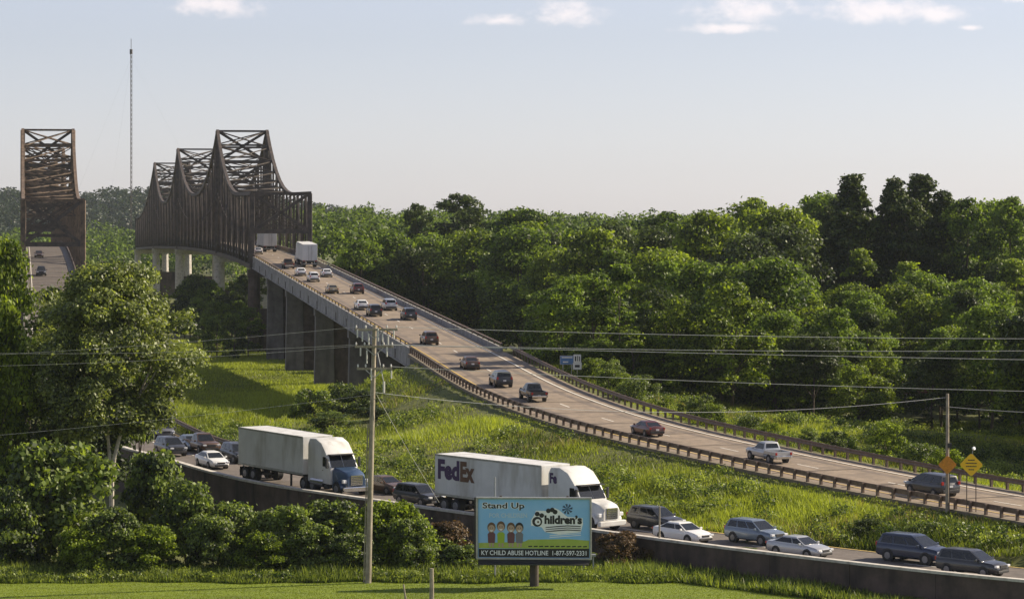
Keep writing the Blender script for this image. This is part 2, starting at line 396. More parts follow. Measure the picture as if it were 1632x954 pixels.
tag(link('ground', me, M['ground']), kind='structure', label='rough grass floodplain and banks under the roads')
# mown lawn along the bottom of the picture, its far edge against the weeds
def lawn_edge(x):  # depth of the far edge
    o = 177.6 + 0.35 * math.sin(x * .5) + 0.25 * math.sin(x * 1.3 + 1)
    if x > 15: o = min(o, 177.2 - (x - 15) * 0.62)
    return o
v, f = [], []
xs = np.arange(-60, 40, 1.0)
for x in xs:
    e = lawn_edge(x)
    for k in range(12): v.append((x, 60 + (e - 60) * k / 11, LAWN_Z + 0.004 - 0.02 * (k == 11)))
for i in range(len(xs) - 1):
    for k in range(11): f.append((i * 12 + k, (i + 1) * 12 + k, (i + 1) * 12 + k + 1, i * 12 + k + 1))
tag(link('lawn', mesh_py('lawn', v, f), M['lawn']), kind='structure', label='mown bright green lawn in front of the weeds')

# ------------------------------------------------------------------ the two roads
def make_road(name, label, road, s0, s1, oL_, oR_, m):
    v, f = strip(road, s0, s1, [(oL_, 0), ((oL_ + oR_) / 2, 0.04), (oR_, 0)], 0)
    o = link(name, mesh_py(name, v, f), m); tag(o, label, kind='structure'); return o
upper = make_road('highway', 'two lane highway climbing to the bridge, worn tan concrete', UP, 0, S_END, -4.9, 4.6, M['asphalt_tan'])
sh = make_road('road_shoulder', 'paved shoulder on the right of the climbing highway', UP, 0, S_ABUT - 1, 4.6, 5.5, M['asphalt_tan'])
lower = make_road('highway', 'two lane highway coming down behind the retaining wall', LO, 0, L_END, -4.25, 3.7, M['asphalt'])
def line(road, par, s0, s1, off, w, m, name, dz=0.05):
    v, f = strip(road, s0, s1, [(off - w / 2, 0), (off + w / 2, 0)], dz); link(name, mesh_py(name, v, f), m, par)
line(UP, upper, 0, S_END, -3.9, .14, M['paint_yellow'], 'edge_line')
line(UP, upper, 0, S_END, 3.7, .2, M['paint_white'], 'edge_line')
line(LO, lower, 0, L_END, -3.7, .16, M['paint_white'], 'edge_line')
line(LO, lower, 0, L_ABUT, 3.3, .16, M['paint_yellow'], 'edge_line')
M['tar'] = mat('tar_joint', (0.05, 0.042, 0.036), 0.9)
M['track'] = mat('tyre_darkened_paving', (0.15, 0.12, 0.095), 0.85, var=0.3, scale=0.7, dirt=((0.215, 0.17, 0.13), 0.25, (1, 1, 1), 0.8))
for off in (-2.75, -1.15, 0.95, 2.55): line(UP, upper, 0, S_PORT + 40, off, .62, M['track'], 'wheel_track', 0.026)
sj = 4.0
while sj < S_PORT + 40:
    v, f = strip(UP, sj, sj + .16, [(-4.85, 0), (-.15, .04), (4.55, 0)], .032, .16); link('expansion_joint', mesh_py('expansion_joint', v, f), M['tar'], upper); sj += 9.1
sj = L_PORT - 20
while sj < L_PORT + 200:
    v, f = strip(LO, sj, sj + .4, [(-4.2, 0), (-.28, .04), (3.6, 0)], .03, .4); link('expansion_joint', mesh_py('expansion_joint', v, f), M['tar'], lower); sj += 7.5
for road, par, s1 in ((UP, upper, S_PORT + 30), (LO, lower, L_ABUT)):
    s = 2.0
    while s < s1: line(road, par, s, s + 3.0, -0.05, .15, M['paint_white'], 'lane_dash', 0.055); s += 12.2

v, f = [], []
for k in range(40):
    x = 20 + k * 1.6; y = 291 + 4 * math.sin(k * .09 + .4) - k * .12
    for dy in (-4, 4): v.append((x, y + dy, 0))
zz = ground_z(np.array([(a, b) for a, b, c in v])); v = [(a, b, z + .05) for (a, b, c), z in zip(v, zz)]
for k in range(39): f.append((2 * k, 2 * k + 2, 2 * k + 3, 2 * k + 1))
tag(link('access_road', mesh_py('access_road', v, f), M['asphalt']), 'grey access road in the shade at the forest edge', kind='structure')

# ------------------------------------------------------------------ guardrails
def guardrail(road, s0, s1, off, label, spacing=1.72, m_rail=M['rail_rust'], m_post=M['rail_rust'], h=0.82, face=1, curb=True):
    p = road.at(s0, off); root = empty('guardrail', p); root['label'] = label; root['category'] = 'guardrail'
    inv = Matrix.Translation(-p)
    a = face * 0.10
    prof = [(off + a - .03, h - .36), (off + a + .05 * face, h - .29), (off + a, h - .18), (off + a + .05 * face, h - .07), (off + a - .03, h), (off + a - .08 * face, h - .02), (off + a - .06 * face, h - .34)]
    mb = sweep(road, s0, s1, prof, 1.72); me = mb.mesh('rail'); me.transform(inv); link('rail', me, m_rail, root)
    if curb:
        mb = sweep(road, s0, s1, rect(off - .35, off + .3, -0.3, 0.09), 2); me = mb.mesh('kerb'); me.transform(inv); link('kerb', me, M['concrete_light'] if curb == 2 else M['dirt'], root)
    pm = None; s = s0 + .3
    while s < s1:
        if pm is None: pm = MB().box((0, 0, (h - .03) / 2 - .15), (.16, .2, h + .27)).mesh('post')
        q = road.at(s, off - face * .09); o = link('post', pm, m_post, root, q - p); o.rotation_euler.z = road.heading(s)[0]
        s += spacing
    return root
guardrail(UP, 2, S_ABUT - 3, -5.5, 'long rusty guardrail between the climbing highway and the grass slope', face=1)
guardrail(UP, UP.s_at_y(188), UP.s_at_y(320.5), 5.9, 'guardrail on the far side of the climbing highway beside the forest', face=-1, spacing=1.9, curb=False)
guardrail(LO, LO.s_at_y(232), LO.s_at_y(268), 4.6, 'short guardrail behind the cars near the pale trunked tree', face=-1, spacing=1.2, curb=False)

# ------------------------------------------------------------------ retaining wall
def wall():
    s0, s1 = 0, LO.s_at_y(258); p = LO.at(s0, -4.5, 0); root = empty('retaining_wall', p)
    tag(root, 'long retaining wall, stained and coloured dark for its shade, with a pale kerb below the queue of traffic', 'wall'); inv = Matrix.Translation(-p)
    S = np.arange(s0, s1, 6.0); R2 = random.Random(3)
    for s in S:
        e = min(s + 5.97, s1); d = R2.uniform(-.02, .02)
        rings = []
        for t in np.linspace(s, e, 5):
            q = LO.at(t, -4.55); g = gz(q.x, q.y - 1.2) - 0.6
            rings.append([LO.at(t, -4.7 + d) .to_2d().to_3d() + Vector((0, 0, g)), LO.at(t, -4.4).to_2d().to_3d() + Vector((0, 0, g)), LO.at(t, -4.4, .36), LO.at(t, -4.7 + d, .36)])
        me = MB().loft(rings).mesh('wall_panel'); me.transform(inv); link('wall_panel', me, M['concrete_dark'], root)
    me = sweep(LO, s0, s1, rect(-4.78, -4.3, .36, .52), 2).mesh('coping'); me.transform(inv); link('coping', me, M['concrete_light'], root)
wall()

# ------------------------------------------------------------------ approach viaducts
def viaduct(road, s0, s1, oL_, oR_, piers, label, panel=12.5):
    p = road.at(s0); root = empty('viaduct', p); tag(root, label, 'bridge'); inv = Matrix.Translation(-p)
    def put(mb, name, m, bevel=0.0):
        me = mb.mesh(name, bevel); me.transform(inv); return link(name, me, m, root)
    put(sweep(road, s0, s1, rect(oL_ - .25, oR_ + .25, -.55, -.02), 3), 'deck_slab', M['concrete'])
    for o, sg in ((oL_, -1), (oR_, 1)):
        a, b = (o - .3, o) if sg < 0 else (o, o + .3)
        put(sweep(road, s0, s1, rect(a, b, -.02, (.42 if sg < 0 else .5)), 3), 'parapet', M['concrete'])
        c = (a + b) / 2
        put(sweep(road, s0, s1, rect(c - .09, c + .09, .8, .94), 3), 'handrail', M['rail_rust'])
        s = s0 + 1
        while s < s1:
            q = road.at(s, c, .62); put(MB().box(q, (.14, .14, .4)), 'rail_post', M['rail_rust']); s += 4.0
    for o in (oL_ - .13, oR_ + .13, (oL_ + oR_) / 2):
        s = s0
        while s < s1 - 1:
            e = min(s + panel - .12, s1)
            mb = sweep(road, s, e, rect(o - .16, o + .16, -1.65, -.55), 5)
            mb2 = sweep(road, s, e, rect(o - .3, o + .3, -1.8, -1.65), 5); mb.add(mb2.v, mb2.f)
            put(mb, 'girder_panel', M['concrete'])
            if e < s1 - 1: put(sweep(road, e - .06, e + .18, rect(o - .24, o + .24, -1.84, -.56), .24), 'girder_stiffener', M['steel_dark'])
            s += panel
    for ps in piers:
        hd = road.heading(ps)[0]; c = road.at(ps); mrot = Matrix.Translation(Vector((c.x, c.y, 0))) @ Matrix.Rotation(hd, 4, 'Z')
        g = min(gz(c.x, c.y), gz(c.x - 5, c.y), gz(c.x + 5, c.y)) - .8; top = c.z - 1.8
        mid = (oL_ + oR_) / 2; hw = (oR_ - oL_) / 2
        put(MB().box((mid, 0, top - .6), (hw * 2 + .5, 1.9, 1.2), mrot), 'pier_cap', M['pier'], .05)
        for o in (-hw + 1.2, hw - 1.2):
            h = top - 1.2 - g
            mb = MB(); t = [(-1.3, -.75), (1.3, -.75), (1.3, .75), (-1.3, .75)]
            mb.loft([[mrot @ Vector((mid + o + a * k, b * k, z)) for a, b in t] for z, k in ((g, 1.15), (g + h, 1.0))])
            put(mb, 'pier_column', M['pier'], .05)
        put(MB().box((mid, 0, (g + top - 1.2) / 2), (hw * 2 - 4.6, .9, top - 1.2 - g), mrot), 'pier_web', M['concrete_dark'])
    # abutment block
    c = road.at(s0); hd = road.heading(s0)[0]; mrot = Matrix.Translation(Vector((c.x, c.y, 0))) @ Matrix.Rotation(hd, 4, 'Z')
    put(MB().box(((oL_ + oR_) / 2, -.6, c.z - 3.0), (oR_ - oL_ + 1.0, 1.6, 5.0), mrot), 'abutment', M['concrete'])
    return root
upiers = [UP.s_at_y(d) for d in (352, 382, 425, 470, 505)]
viaduct(UP, S_ABUT, S_PORT - .3, -4.9, 5.0, upiers, 'pale concrete viaduct carrying the traffic jam up to the right hand truss bridge')
viaduct(LO, L_ABUT, L_PORT - .3, -4.6, 4.9, [LO.s_at_y(d) for d in (330, 375, 420, 470)], 'viaduct half hidden by the big tree, leading to the left hand truss bridge')

# ------------------------------------------------------------------ cantilever truss bridges
def truss(road, s0, peaks, valleys, s1, zpeak, zval, zend0, zend1, hw, label, m_main, m_brace, m_top, mid):
    p = road.at(s0); root = empty('truss_bridge', p); tag(root, label, 'bridge'); inv = Matrix.Translation(-p)
    def put(mb, name, m):
        me = mb.mesh(name); me.transform(inv); return link(name, me, m, root)
    N = int(round((s1 - s0) / 7.7)); S = [s0 + (s1 - s0) * i / N for i in range(N + 1)]
    snap = lambda q: min(range(N + 1), key=lambda i: abs(S[i] - q))
    kp = [snap(q) for q in peaks]; kv = [snap(q) for q in valleys]
    knots = sorted([(0, zend0, 0), (N, zend1, 0)] + [(k, z, 1) for k, z in zip(kp, zpeak)] + [(k, z, 0) for k, z in zip(kv, zval)])
    H = []
    for i in range(N + 1):
        for (a, za, ta), (b, zb, tb) in zip(knots, knots[1:]):
            if a <= i <= b:
                t = (i - a) / (b - a)
                if ta: H.append(zb + (za - zb) * (1 - t) ** 2.3)
                elif tb: H.append(za + (zb - za) * t ** 2.3)
                else: H.append(za + (zb - za) * t)
                break
    BZ = -1.6
    def top(i, sd): q = road.at(S[i], sd * hw + mid); return Vector((q.x, q.y, H[i]))
    def bot(i, sd): return road.at(S[i], sd * hw + mid, BZ)
    for sd_ in (-1, 1):
        for i in range(N):
            put(MB().bar(top(i, sd_), top(i + 1, sd_), .62, .7), 'top_chord', m_top)
            put(MB().bar(bot(i, sd_), bot(i + 1, sd_), .5, .8), 'bottom_chord', m_main)
            nearest = min(abs(i + .5 - k) for k in kp)
            if (i % 2 == 0): a, b = bot(i, sd_), top(i + 1, sd_)
            else: a, b = top(i, sd_), bot(i + 1, sd_)
            put(MB().bar(a, b, .34, .38), 'diagonal', m_main)
            if H[i] - S[i] * 0 > 30: # tall panels carry a second strut half way up
                ma, mb_ = (top(i, sd_) + bot(i, sd_)) / 2, (top(i + 1, sd_) + bot(i + 1, sd_)) / 2
                put(MB().bar(ma, mb_, .24, .26), 'sub_strut', m_main)
        for i in range(N + 1):
            w = .85 if i in kp or i in (0, N) else .36
            put(MB().bar(bot(i, sd_), top(i, sd_), w, w), 'vertical', m_main)
    for i in range(N + 1):
        put(MB().bar(top(i, -1), top(i, 1), .34, .42), 'top_strut', m_top)
        put(MB().bar(bot(i, -1), bot(i, 1), .4, .9), 'floor_beam', m_main)
        if i < N:
            put(MB().bar(top(i, -1), top(i + 1, 1), .2, .22), 'top_lateral', m_top)
            put(MB().bar(top(i, 1), top(i + 1, -1), .2, .22), 'top_lateral', m_top)
        zc = max(road.at(S[i]).z + 5.0, 18.4)
        a, b = top(i, -1), top(i, 1)
        if H[i] - zc > 3.0:
            if i in (0, N) or i % 2 == 0 or i in kp:
                w = .7 if i in (0, N) or i in kp else .22
                levels = [zc]
                span = H[i] - zc; n = max(1, int(round(span / 7.0)))
                lv = [zc + span * k / n for k in range(n + 1)]
                if i in (0, N) or i in kp: use = list(range(n))
                else: use = [0] if n == 1 else [n - 1]
                for k in use:
                    z0, z1 = lv[k], lv[k + 1]
                    A, B, C_, D = Vector((a.x, a.y, z0)), Vector((b.x, b.y, z0)), Vector((a.x, a.y, z1)), Vector((b.x, b.y, z1))
                    put(MB().bar(A, B, w, w), 'sway_strut', m_brace)
                    put(MB().bar(A, D, w * .8, w * .8), 'sway_brace', m_brace)
                    put(MB().bar(B, C_, w * .8, w * .8), 'sway_brace', m_brace)
    # deck inside the truss
    put(sweep(road, s0 + .1, s1, rect(mid - hw + .5, mid + hw - .5, -.45, -.03), 4), 'deck_slab', M['concrete'])
    for o in (mid - hw + .5, mid + hw - .5): put(sweep(road, s0 + .1, s1, rect(o - .12, o + .12, .02, .8), 4), 'deck_barrier', M['concrete_dark'])
    for o in (mid - 2.6, mid, mid + 2.6): put(sweep(road, s0 + .1, s1, rect(o - .15, o + .15, -1.3, -.46), 4), 'stringer', m_main)
    for k, ps in enumerate([s0 + .6] + [S[i] for i in kp] + [s1]):
        hd = road.heading(ps)[0]; c = road.at(ps, mid); mrot = Matrix.Translation(Vector((c.x, c.y, 0))) @ Matrix.Rotation(hd, 4, 'Z')
        g = -6.0; t = c.z + BZ - .42
        m_ = M['concrete_light'] if 0 < k else M['concrete_dark']
        put(MB().box((0, 0, t - .7), (hw * 2 + 1.6, 2.2, 1.4), mrot), 'pier_cap', m_)
        for o in (-hw + .4, hw - .4): put(MB().tube([mrot @ Vector((o, 0, g)), mrot @ Vector((o, 0, t - 1.4))], [1.35, 1.1], 12), 'pier_column', m_)
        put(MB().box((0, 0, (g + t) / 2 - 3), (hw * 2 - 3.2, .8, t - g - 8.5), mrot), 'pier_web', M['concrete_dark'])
    return root
sy = UP.s_at_y
truss(UP, S_PORT, [sy(627), sy(776), sy(910)], [sy(566), sy(701), sy(843)], S_END, [42.0, 41.6, 40.2], [27.9, 28.8, 27.6], 27.8, 23.0, 5.35,
      'right hand steel truss bridge with three pointed peaks and trucks entering its portal', M['steel_dark'], M['steel_dark'], M['steel_dark'], 0.1)
sy = LO.s_at_y
truss(LO, L_PORT, [sy(620), sy(768), sy(900)], [sy(556), sy(693), sy(836)], L_END, [42.1, 41.4, 40.0], [26.6, 28.6, 27.5], 26.4, 23.0, 5.35,
      'left hand rusty brown truss bridge rising behind the big tree', M['steel_rust'], M['steel_dark'], M['steel_rust'], 0.1)

# ------------------------------------------------------------------ vegetation
def unit(rng, n):
    v = rng.normal(size=(n, 3)); return v / np.linalg.norm(v, axis=1)[:, None]
def leaves(rng, cen, rad, n, size, shell=0.35, ctone=None, flat=0.75):
    K = len(cen); w = rad ** 2; c = rng.choice(K, n, p=w / w.sum())
    d = unit(rng, n); d[:, 2] = np.where(d[:, 2] < -0.35, -d[:, 2] * .6, d[:, 2]); d /= np.linalg.norm(d, axis=1)[:, None]
    rr = rad[c] * (1 - shell * rng.random(n) ** 1.5) * (1 + .12 * rng.normal(size=n)) * np.where(rng.random(n) < .09, 1 + .5 * rng.random(n), 1)
    off = d * rr[:, None]; off[:, 2] *= flat
    pos = cen[c] + off
    nrm = d * .8 + unit(rng, n) * .85 + np.array([0, 0, .2]); nrm /= np.linalg.norm(nrm, axis=1)[:, None]
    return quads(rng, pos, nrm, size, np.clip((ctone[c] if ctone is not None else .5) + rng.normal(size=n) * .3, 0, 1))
def quads(rng, pos, nrm, size, tone, asp=0.62):
    n = len(pos); a = np.cross(nrm, unit(rng, n)); a /= np.linalg.norm(a, axis=1)[:, None] + 1e-9; b = np.cross(nrm, a)
    s = size * (.65 + .7 * rng.random(n)); l = a * (s * .62)[:, None]; w = b * (s * .62 * asp)[:, None]
    v = np.stack([pos - l, pos + w * 1.0 - l * .1, pos + l, pos - w * 1.0 - l * .1], 1).reshape(-1, 3)
    return v, np.arange(4 * n).reshape(-1, 4), tone
def crown_clumps(rng, rx, rz, cz, K, shape='round', cr=(.2, .36)):
    d = unit(rng, K); r = rng.random(K) ** .4 * .82
    c = d * r[:, None]
    if shape == 'tall':
        c[:, 2] = rng.uniform(-.9, .95, K); wdt = np.interp(c[:, 2], [-.9, -.3, .3, .95], [1, .95, .62, .16])
        an = rng.uniform(0, 6.283, K); q = rng.random(K) ** .5
        c[:, 0], c[:, 1] = np.cos(an) * q * wdt, np.sin(an) * q * wdt
    if shape == 'mound':
        c[:, 2] = rng.random(K) ** .8 * .9; wdt = np.sqrt(np.clip(1 - c[:, 2] ** 2.2, .02, 1)); an = rng.uniform(0, 6.283, K); q = .25 + .7 * rng.random(K) ** .6
        c[:, 0], c[:, 1] = np.cos(an) * q * wdt, np.sin(an) * q * wdt
    if shape == 'full':
        c[:, 2] = rng.uniform(-.95, .9, K); wdt = np.interp(c[:, 2], [-.95, -.6, .0, .5, .9], [.62, .85, 1.0, .8, .3]); an = rng.uniform(0, 6.283, K); q = .2 + .75 * rng.random(K) ** .5
        c[:, 0], c[:, 1] = np.cos(an) * q * wdt, np.sin(an) * q * wdt
    if shape == 'dome':
        c[:, 2] = np.where(c[:, 2] < -.35, c[:, 2] * .5, c[:, 2])
    lump = 1 + .16 * np.sin(3 * np.arctan2(c[:, 1], c[:, 0]) + rng.uniform(0, 6))
    c[:, 0] *= lump; c[:, 1] *= lump
    cen = c * np.array([rx, rx, rz]); cen[:, 2] += cz
    rad = rng.uniform(cr[0], cr[1], K) * min(rx, rz) * (1.15 if shape != 'tall' else .9)
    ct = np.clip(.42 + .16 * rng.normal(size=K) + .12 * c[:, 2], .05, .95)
    return cen, rad, ct
def trunk_mesh(name, H, cen, r0, rng, limbs=8, lean=0.4):
    mb = MB(); top = Vector((rng.normal() * lean, rng.normal() * lean, H * .82))
    pts = [Vector((0, 0, -.6))]
    for k in range(1, 6):
        t = k / 5; pts.append(Vector((top.x * t + rng.normal() * .12, top.y * t + rng.normal() * .12, top.z * t)))
    mb.tube(pts, [r0 * (1 - .85 * k / 5) for k in range(6)], 7)
    idx = rng.choice(len(cen), min(limbs, len(cen)), replace=False)
    for i in idx:
        e = Vector(cen[i]); t = max(.3, min(.85, e.z / H * .65)); k = t * 5; q = pts[int(k)].lerp(pts[min(5, int(k) + 1)], k - int(k))
        m_ = q.lerp(e, .5) + Vector((0, 0, -.25)); r = r0 * (1 - .85 * t) * .6
        mb.tube([q, m_, e], [r, r * .65, r * .25], 5, cap=False)
    return mb.mesh(name, smooth=True)
def tree_proto(seed, H, rx, crown_h, K, n, size, shape='dome', r0=.22, cr=(.2, .36)):
    rng = np.random.default_rng(seed); cz = H - crown_h / 2
    if shape == 'mound': cen, rad, ct = crown_clumps(rng, rx, H * .92, .05 * H, K, shape, cr)
    else: cen, rad, ct = crown_clumps(rng, rx, crown_h / 2 * .92, cz, K, shape, cr)
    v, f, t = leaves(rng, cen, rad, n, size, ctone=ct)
    return mesh_np('crown', v, f, t), trunk_mesh('trunk', H, cen, r0, rng)
def tree(name, pos, crown_me, trunk_me, lm, label, group=None, sc=1.0, rz=0.0, sz=None, bark=M['bark']):
    o = empty(name, pos, rz); o.scale = (sc * (1.14 if name == 'forest_tree' else 1), sc * (1.14 if name == 'forest_tree' else 1), sz or sc); tag(o, label, 'tree', group)
    link('crown', crown_me, lm, o); link('trunk', trunk_me, bark, o); return o
PROTO = [tree_proto(11 + k, *a) for k, a in enumerate([
    (17, 4.9, 15.5, 60, 13000, .36, 'full', .22, (.12, .38)), (20, 4.5, 17, 30, 8000, .36, 'tall', .22, (.12, .38)), (15.5, 5.2, 14.2, 60, 13000, .36, 'full', .22, (.12, .38)), (20, 5.2, 18, 66, 14000, .37, 'full', .24, (.12, .38)),
    (18, 4.6, 15, 26, 7500, .35, 'dome', .2, (.12, .38)), (16.5, 4.8, 15.2, 60, 13000, .36, 'full', .2, (.12, .38)), (21, 5.0, 18.5, 66, 14000, .37, 'full', .24, (.12, .38))])]
TALL = [tree_proto(31 + k, *a) for k, a in enumerate([(29, 3.4, 22, 230, 14000, .40, 'tall', .35, (.2, .36)), (27, 3.8, 20, 230, 14000, .40, 'tall', .35, (.2, .36)), (26, 4.5, 19, 90, 10500, .40, 'full', .35, (.16, .3))])]
SMALL = [tree_proto(41 + k, *a) for k, a in enumerate([(9, 2.9, 8.6, 40, 7600, .28, 'full', .14, (.2, .32)), (8, 2.4, 7.8, 36, 6800, .27, 'full', .12, (.2, .34)), (11, 3.2, 10.4, 46, 8600, .28, 'full', .16, (.2, .32))])]
BUSH = [tree_proto(51 + k, *a) for k, a in enumerate([(3.2, 1.9, 3.1, 36, 5600, .15, 'mound', .06, (.16, .3)), (2.6, 2.2, 2.5, 36, 5600, .15, 'mound', .06, (.16, .3)), (4.2, 2.1, 4.1, 40, 6500, .16, 'mound', .07, (.16, .3))])]

# big pale trunked tree on the left
def big_tree():
    rng = np.random.default_rng(77); d = 206; x = X(178, d); g = gz(x, d); o = empty('pale_trunked_tree', (x, d, g))
    tag(o, 'big pale trunked tree at left, its rounded crown hiding the far viaduct', 'tree')
    zt = ZZ(418, d) - g; zb = ZZ(712, d) - g
    cen, rad, ct = crown_clumps(rng, 6.0, (zt - zb) / 2 * .97, (zt + zb) / 2, 230, 'full', (.12, .21)); cen[:, 0] -= .1
    v, f, t = leaves(rng, cen, rad, 75000, .21, ctone=ct)
    link('crown', mesh_np('crown', v, f, t), M['leaf_c'], o)
    mb = MB()
    def stem(pts, r0, r1):
        n = len(pts); mb.tube(pts, [r0 + (r1 - r0) * k / (n - 1) for k in range(n)], 8)
    b0 = Vector((0, 0, -.5)); q = lambda px, py, dy=0: P(px, py, d) + Vector((-x, -d + dy, -g))
    stem([b0, q(178, 760), q(182, 730), q(192, 690), q(200, 660), q(222, 630), q(238, 590), q(250, 545)], .19, .04)
    stem([q(178, 760), q(174, 720), q(171, 680), q(163, 640), q(160, 600), q(166, 540), q(160, 470)], .14, .03)
    stem([q(172, 700), q(160, 665), q(148, 640), q(140, 610), q(120, 570)], .12, .03)
    stem([q(200, 660), q(196, 620, .5), q(205, 560, 1), q(200, 480, 1)], .12, .03)
    stem([q(171, 680, .2), q(182, 650, .8), q(190, 600, 1.5), q(230, 520, 1.5)], .1, .03)
    stem([q(163, 640), q(145, 600, -.5), q(110, 550, -1), q(90, 500, -1)], .1, .03)
    stem([q(222, 630), q(245, 600, -.6), q(272, 550, -1)], .09, .03)
    mb.build('trunk', M['bark_pale'], o, smooth=True)
big_tree()
def placed(name, proto, px, d, top, wid, lm, label, group=None, rz=0.0, nat=None, bark=M['bark'], dz=0):
    """tree or shrub: top row and width in photo pixels fix its real height and spread"""
    cme, tme = proto; x = X(px, d); g = gz(x, d) + dz; h = ZZ(top, d) - g
    co = np.empty(len(cme.vertices) * 3, np.float32); cme.vertices.foreach_get('co', co); co = co.reshape(-1, 3)
    H0 = np.percentile(co[:, 2], 99.7); W0 = np.percentile(np.abs(co[:, 0]), 99) * 2
    return tree(name, (x, d, g), cme, tme, lm, label, group, sc=wid / F * d / W0, sz=h / H0, rz=rz, bark=bark)
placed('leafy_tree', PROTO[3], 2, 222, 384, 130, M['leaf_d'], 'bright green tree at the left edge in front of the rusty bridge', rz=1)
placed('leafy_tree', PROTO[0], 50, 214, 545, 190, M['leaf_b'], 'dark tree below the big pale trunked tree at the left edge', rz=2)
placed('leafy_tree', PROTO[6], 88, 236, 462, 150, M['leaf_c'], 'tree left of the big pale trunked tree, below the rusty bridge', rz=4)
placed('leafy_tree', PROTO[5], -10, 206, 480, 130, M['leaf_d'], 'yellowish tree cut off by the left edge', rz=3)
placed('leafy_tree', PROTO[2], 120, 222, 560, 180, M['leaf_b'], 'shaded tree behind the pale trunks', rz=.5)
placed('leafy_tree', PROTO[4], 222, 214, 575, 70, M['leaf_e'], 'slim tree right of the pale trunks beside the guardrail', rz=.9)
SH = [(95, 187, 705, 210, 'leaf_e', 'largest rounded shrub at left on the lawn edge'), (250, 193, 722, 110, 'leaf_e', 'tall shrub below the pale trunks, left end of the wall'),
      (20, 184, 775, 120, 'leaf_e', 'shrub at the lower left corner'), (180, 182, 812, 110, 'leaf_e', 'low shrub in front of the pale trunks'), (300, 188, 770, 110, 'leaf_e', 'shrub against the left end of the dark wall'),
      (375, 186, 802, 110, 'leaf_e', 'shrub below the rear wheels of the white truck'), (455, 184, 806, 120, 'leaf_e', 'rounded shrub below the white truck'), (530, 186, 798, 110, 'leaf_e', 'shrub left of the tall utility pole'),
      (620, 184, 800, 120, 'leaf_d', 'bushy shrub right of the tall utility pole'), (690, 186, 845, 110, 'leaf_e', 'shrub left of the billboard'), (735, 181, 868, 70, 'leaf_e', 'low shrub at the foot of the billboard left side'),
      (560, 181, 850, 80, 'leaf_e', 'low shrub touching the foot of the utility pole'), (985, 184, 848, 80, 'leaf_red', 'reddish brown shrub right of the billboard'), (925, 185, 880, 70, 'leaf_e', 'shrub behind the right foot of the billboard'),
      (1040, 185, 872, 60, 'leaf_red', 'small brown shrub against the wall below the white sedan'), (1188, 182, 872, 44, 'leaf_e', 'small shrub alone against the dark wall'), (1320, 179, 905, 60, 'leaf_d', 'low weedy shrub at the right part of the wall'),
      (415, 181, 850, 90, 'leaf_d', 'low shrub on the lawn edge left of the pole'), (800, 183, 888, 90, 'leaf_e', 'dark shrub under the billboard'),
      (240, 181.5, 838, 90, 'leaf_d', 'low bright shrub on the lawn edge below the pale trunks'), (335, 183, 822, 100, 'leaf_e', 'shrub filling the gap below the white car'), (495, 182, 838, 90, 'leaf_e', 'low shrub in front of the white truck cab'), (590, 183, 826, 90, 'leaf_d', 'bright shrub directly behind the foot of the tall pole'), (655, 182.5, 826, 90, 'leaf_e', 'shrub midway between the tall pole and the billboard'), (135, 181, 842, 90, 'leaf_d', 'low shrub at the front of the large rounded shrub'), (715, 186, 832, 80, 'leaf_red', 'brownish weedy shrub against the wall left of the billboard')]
SHPROTO = [tree_proto(61 + k, *a) for k, a in enumerate([(4, 2.1, 3.95, 80, 14000, .17, 'mound', .07, (.14, .28)), (4, 1.9, 3.95, 75, 14000, .165, 'mound', .07, (.14, .28)), (4, 2.3, 3.95, 80, 14000, .17, 'mound', .07, (.14, .26))])]
for k, (px, d, top, w, lm, lb) in enumerate(SH):
    o = placed('shrub', SHPROTO[k % 3], px, d, top, w, M[lm], lb, 'shrubs along the lawn edge', rz=k * 1.3); o['category'] = 'shrub'
# bushes round the bridge abutment and on the grass slope
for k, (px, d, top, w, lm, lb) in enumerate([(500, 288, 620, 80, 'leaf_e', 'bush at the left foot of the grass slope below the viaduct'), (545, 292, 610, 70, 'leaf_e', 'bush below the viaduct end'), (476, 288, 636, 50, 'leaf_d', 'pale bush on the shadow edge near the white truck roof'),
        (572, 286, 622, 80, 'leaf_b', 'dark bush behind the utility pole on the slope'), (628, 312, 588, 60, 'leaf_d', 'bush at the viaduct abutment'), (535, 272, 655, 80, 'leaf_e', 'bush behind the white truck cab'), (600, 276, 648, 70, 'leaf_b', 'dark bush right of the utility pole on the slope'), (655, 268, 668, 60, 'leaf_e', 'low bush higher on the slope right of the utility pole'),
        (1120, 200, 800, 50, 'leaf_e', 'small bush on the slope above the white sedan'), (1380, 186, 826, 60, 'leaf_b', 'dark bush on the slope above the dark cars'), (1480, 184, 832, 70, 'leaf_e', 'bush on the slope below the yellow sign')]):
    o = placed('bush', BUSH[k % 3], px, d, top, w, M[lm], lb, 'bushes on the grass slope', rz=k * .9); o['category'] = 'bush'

for k in range(22):
    sq = UP.s_at_y(214 + 4.2 * k); q = UP.at(sq, 9.2 + R.uniform(-.7, 2.5)); sc = R.uniform(.4, .9); cme, tme = BUSH[k % 3]
    o = tree('bush', (q.x, q.y, gz(q.x, q.y)), cme, tme, M['leaf_e' if k % 2 else 'leaf_d'], 'low roadside bush behind the far guardrail', 'bushes behind the far guardrail', sc, k * 1.1); o['category'] = 'bush'
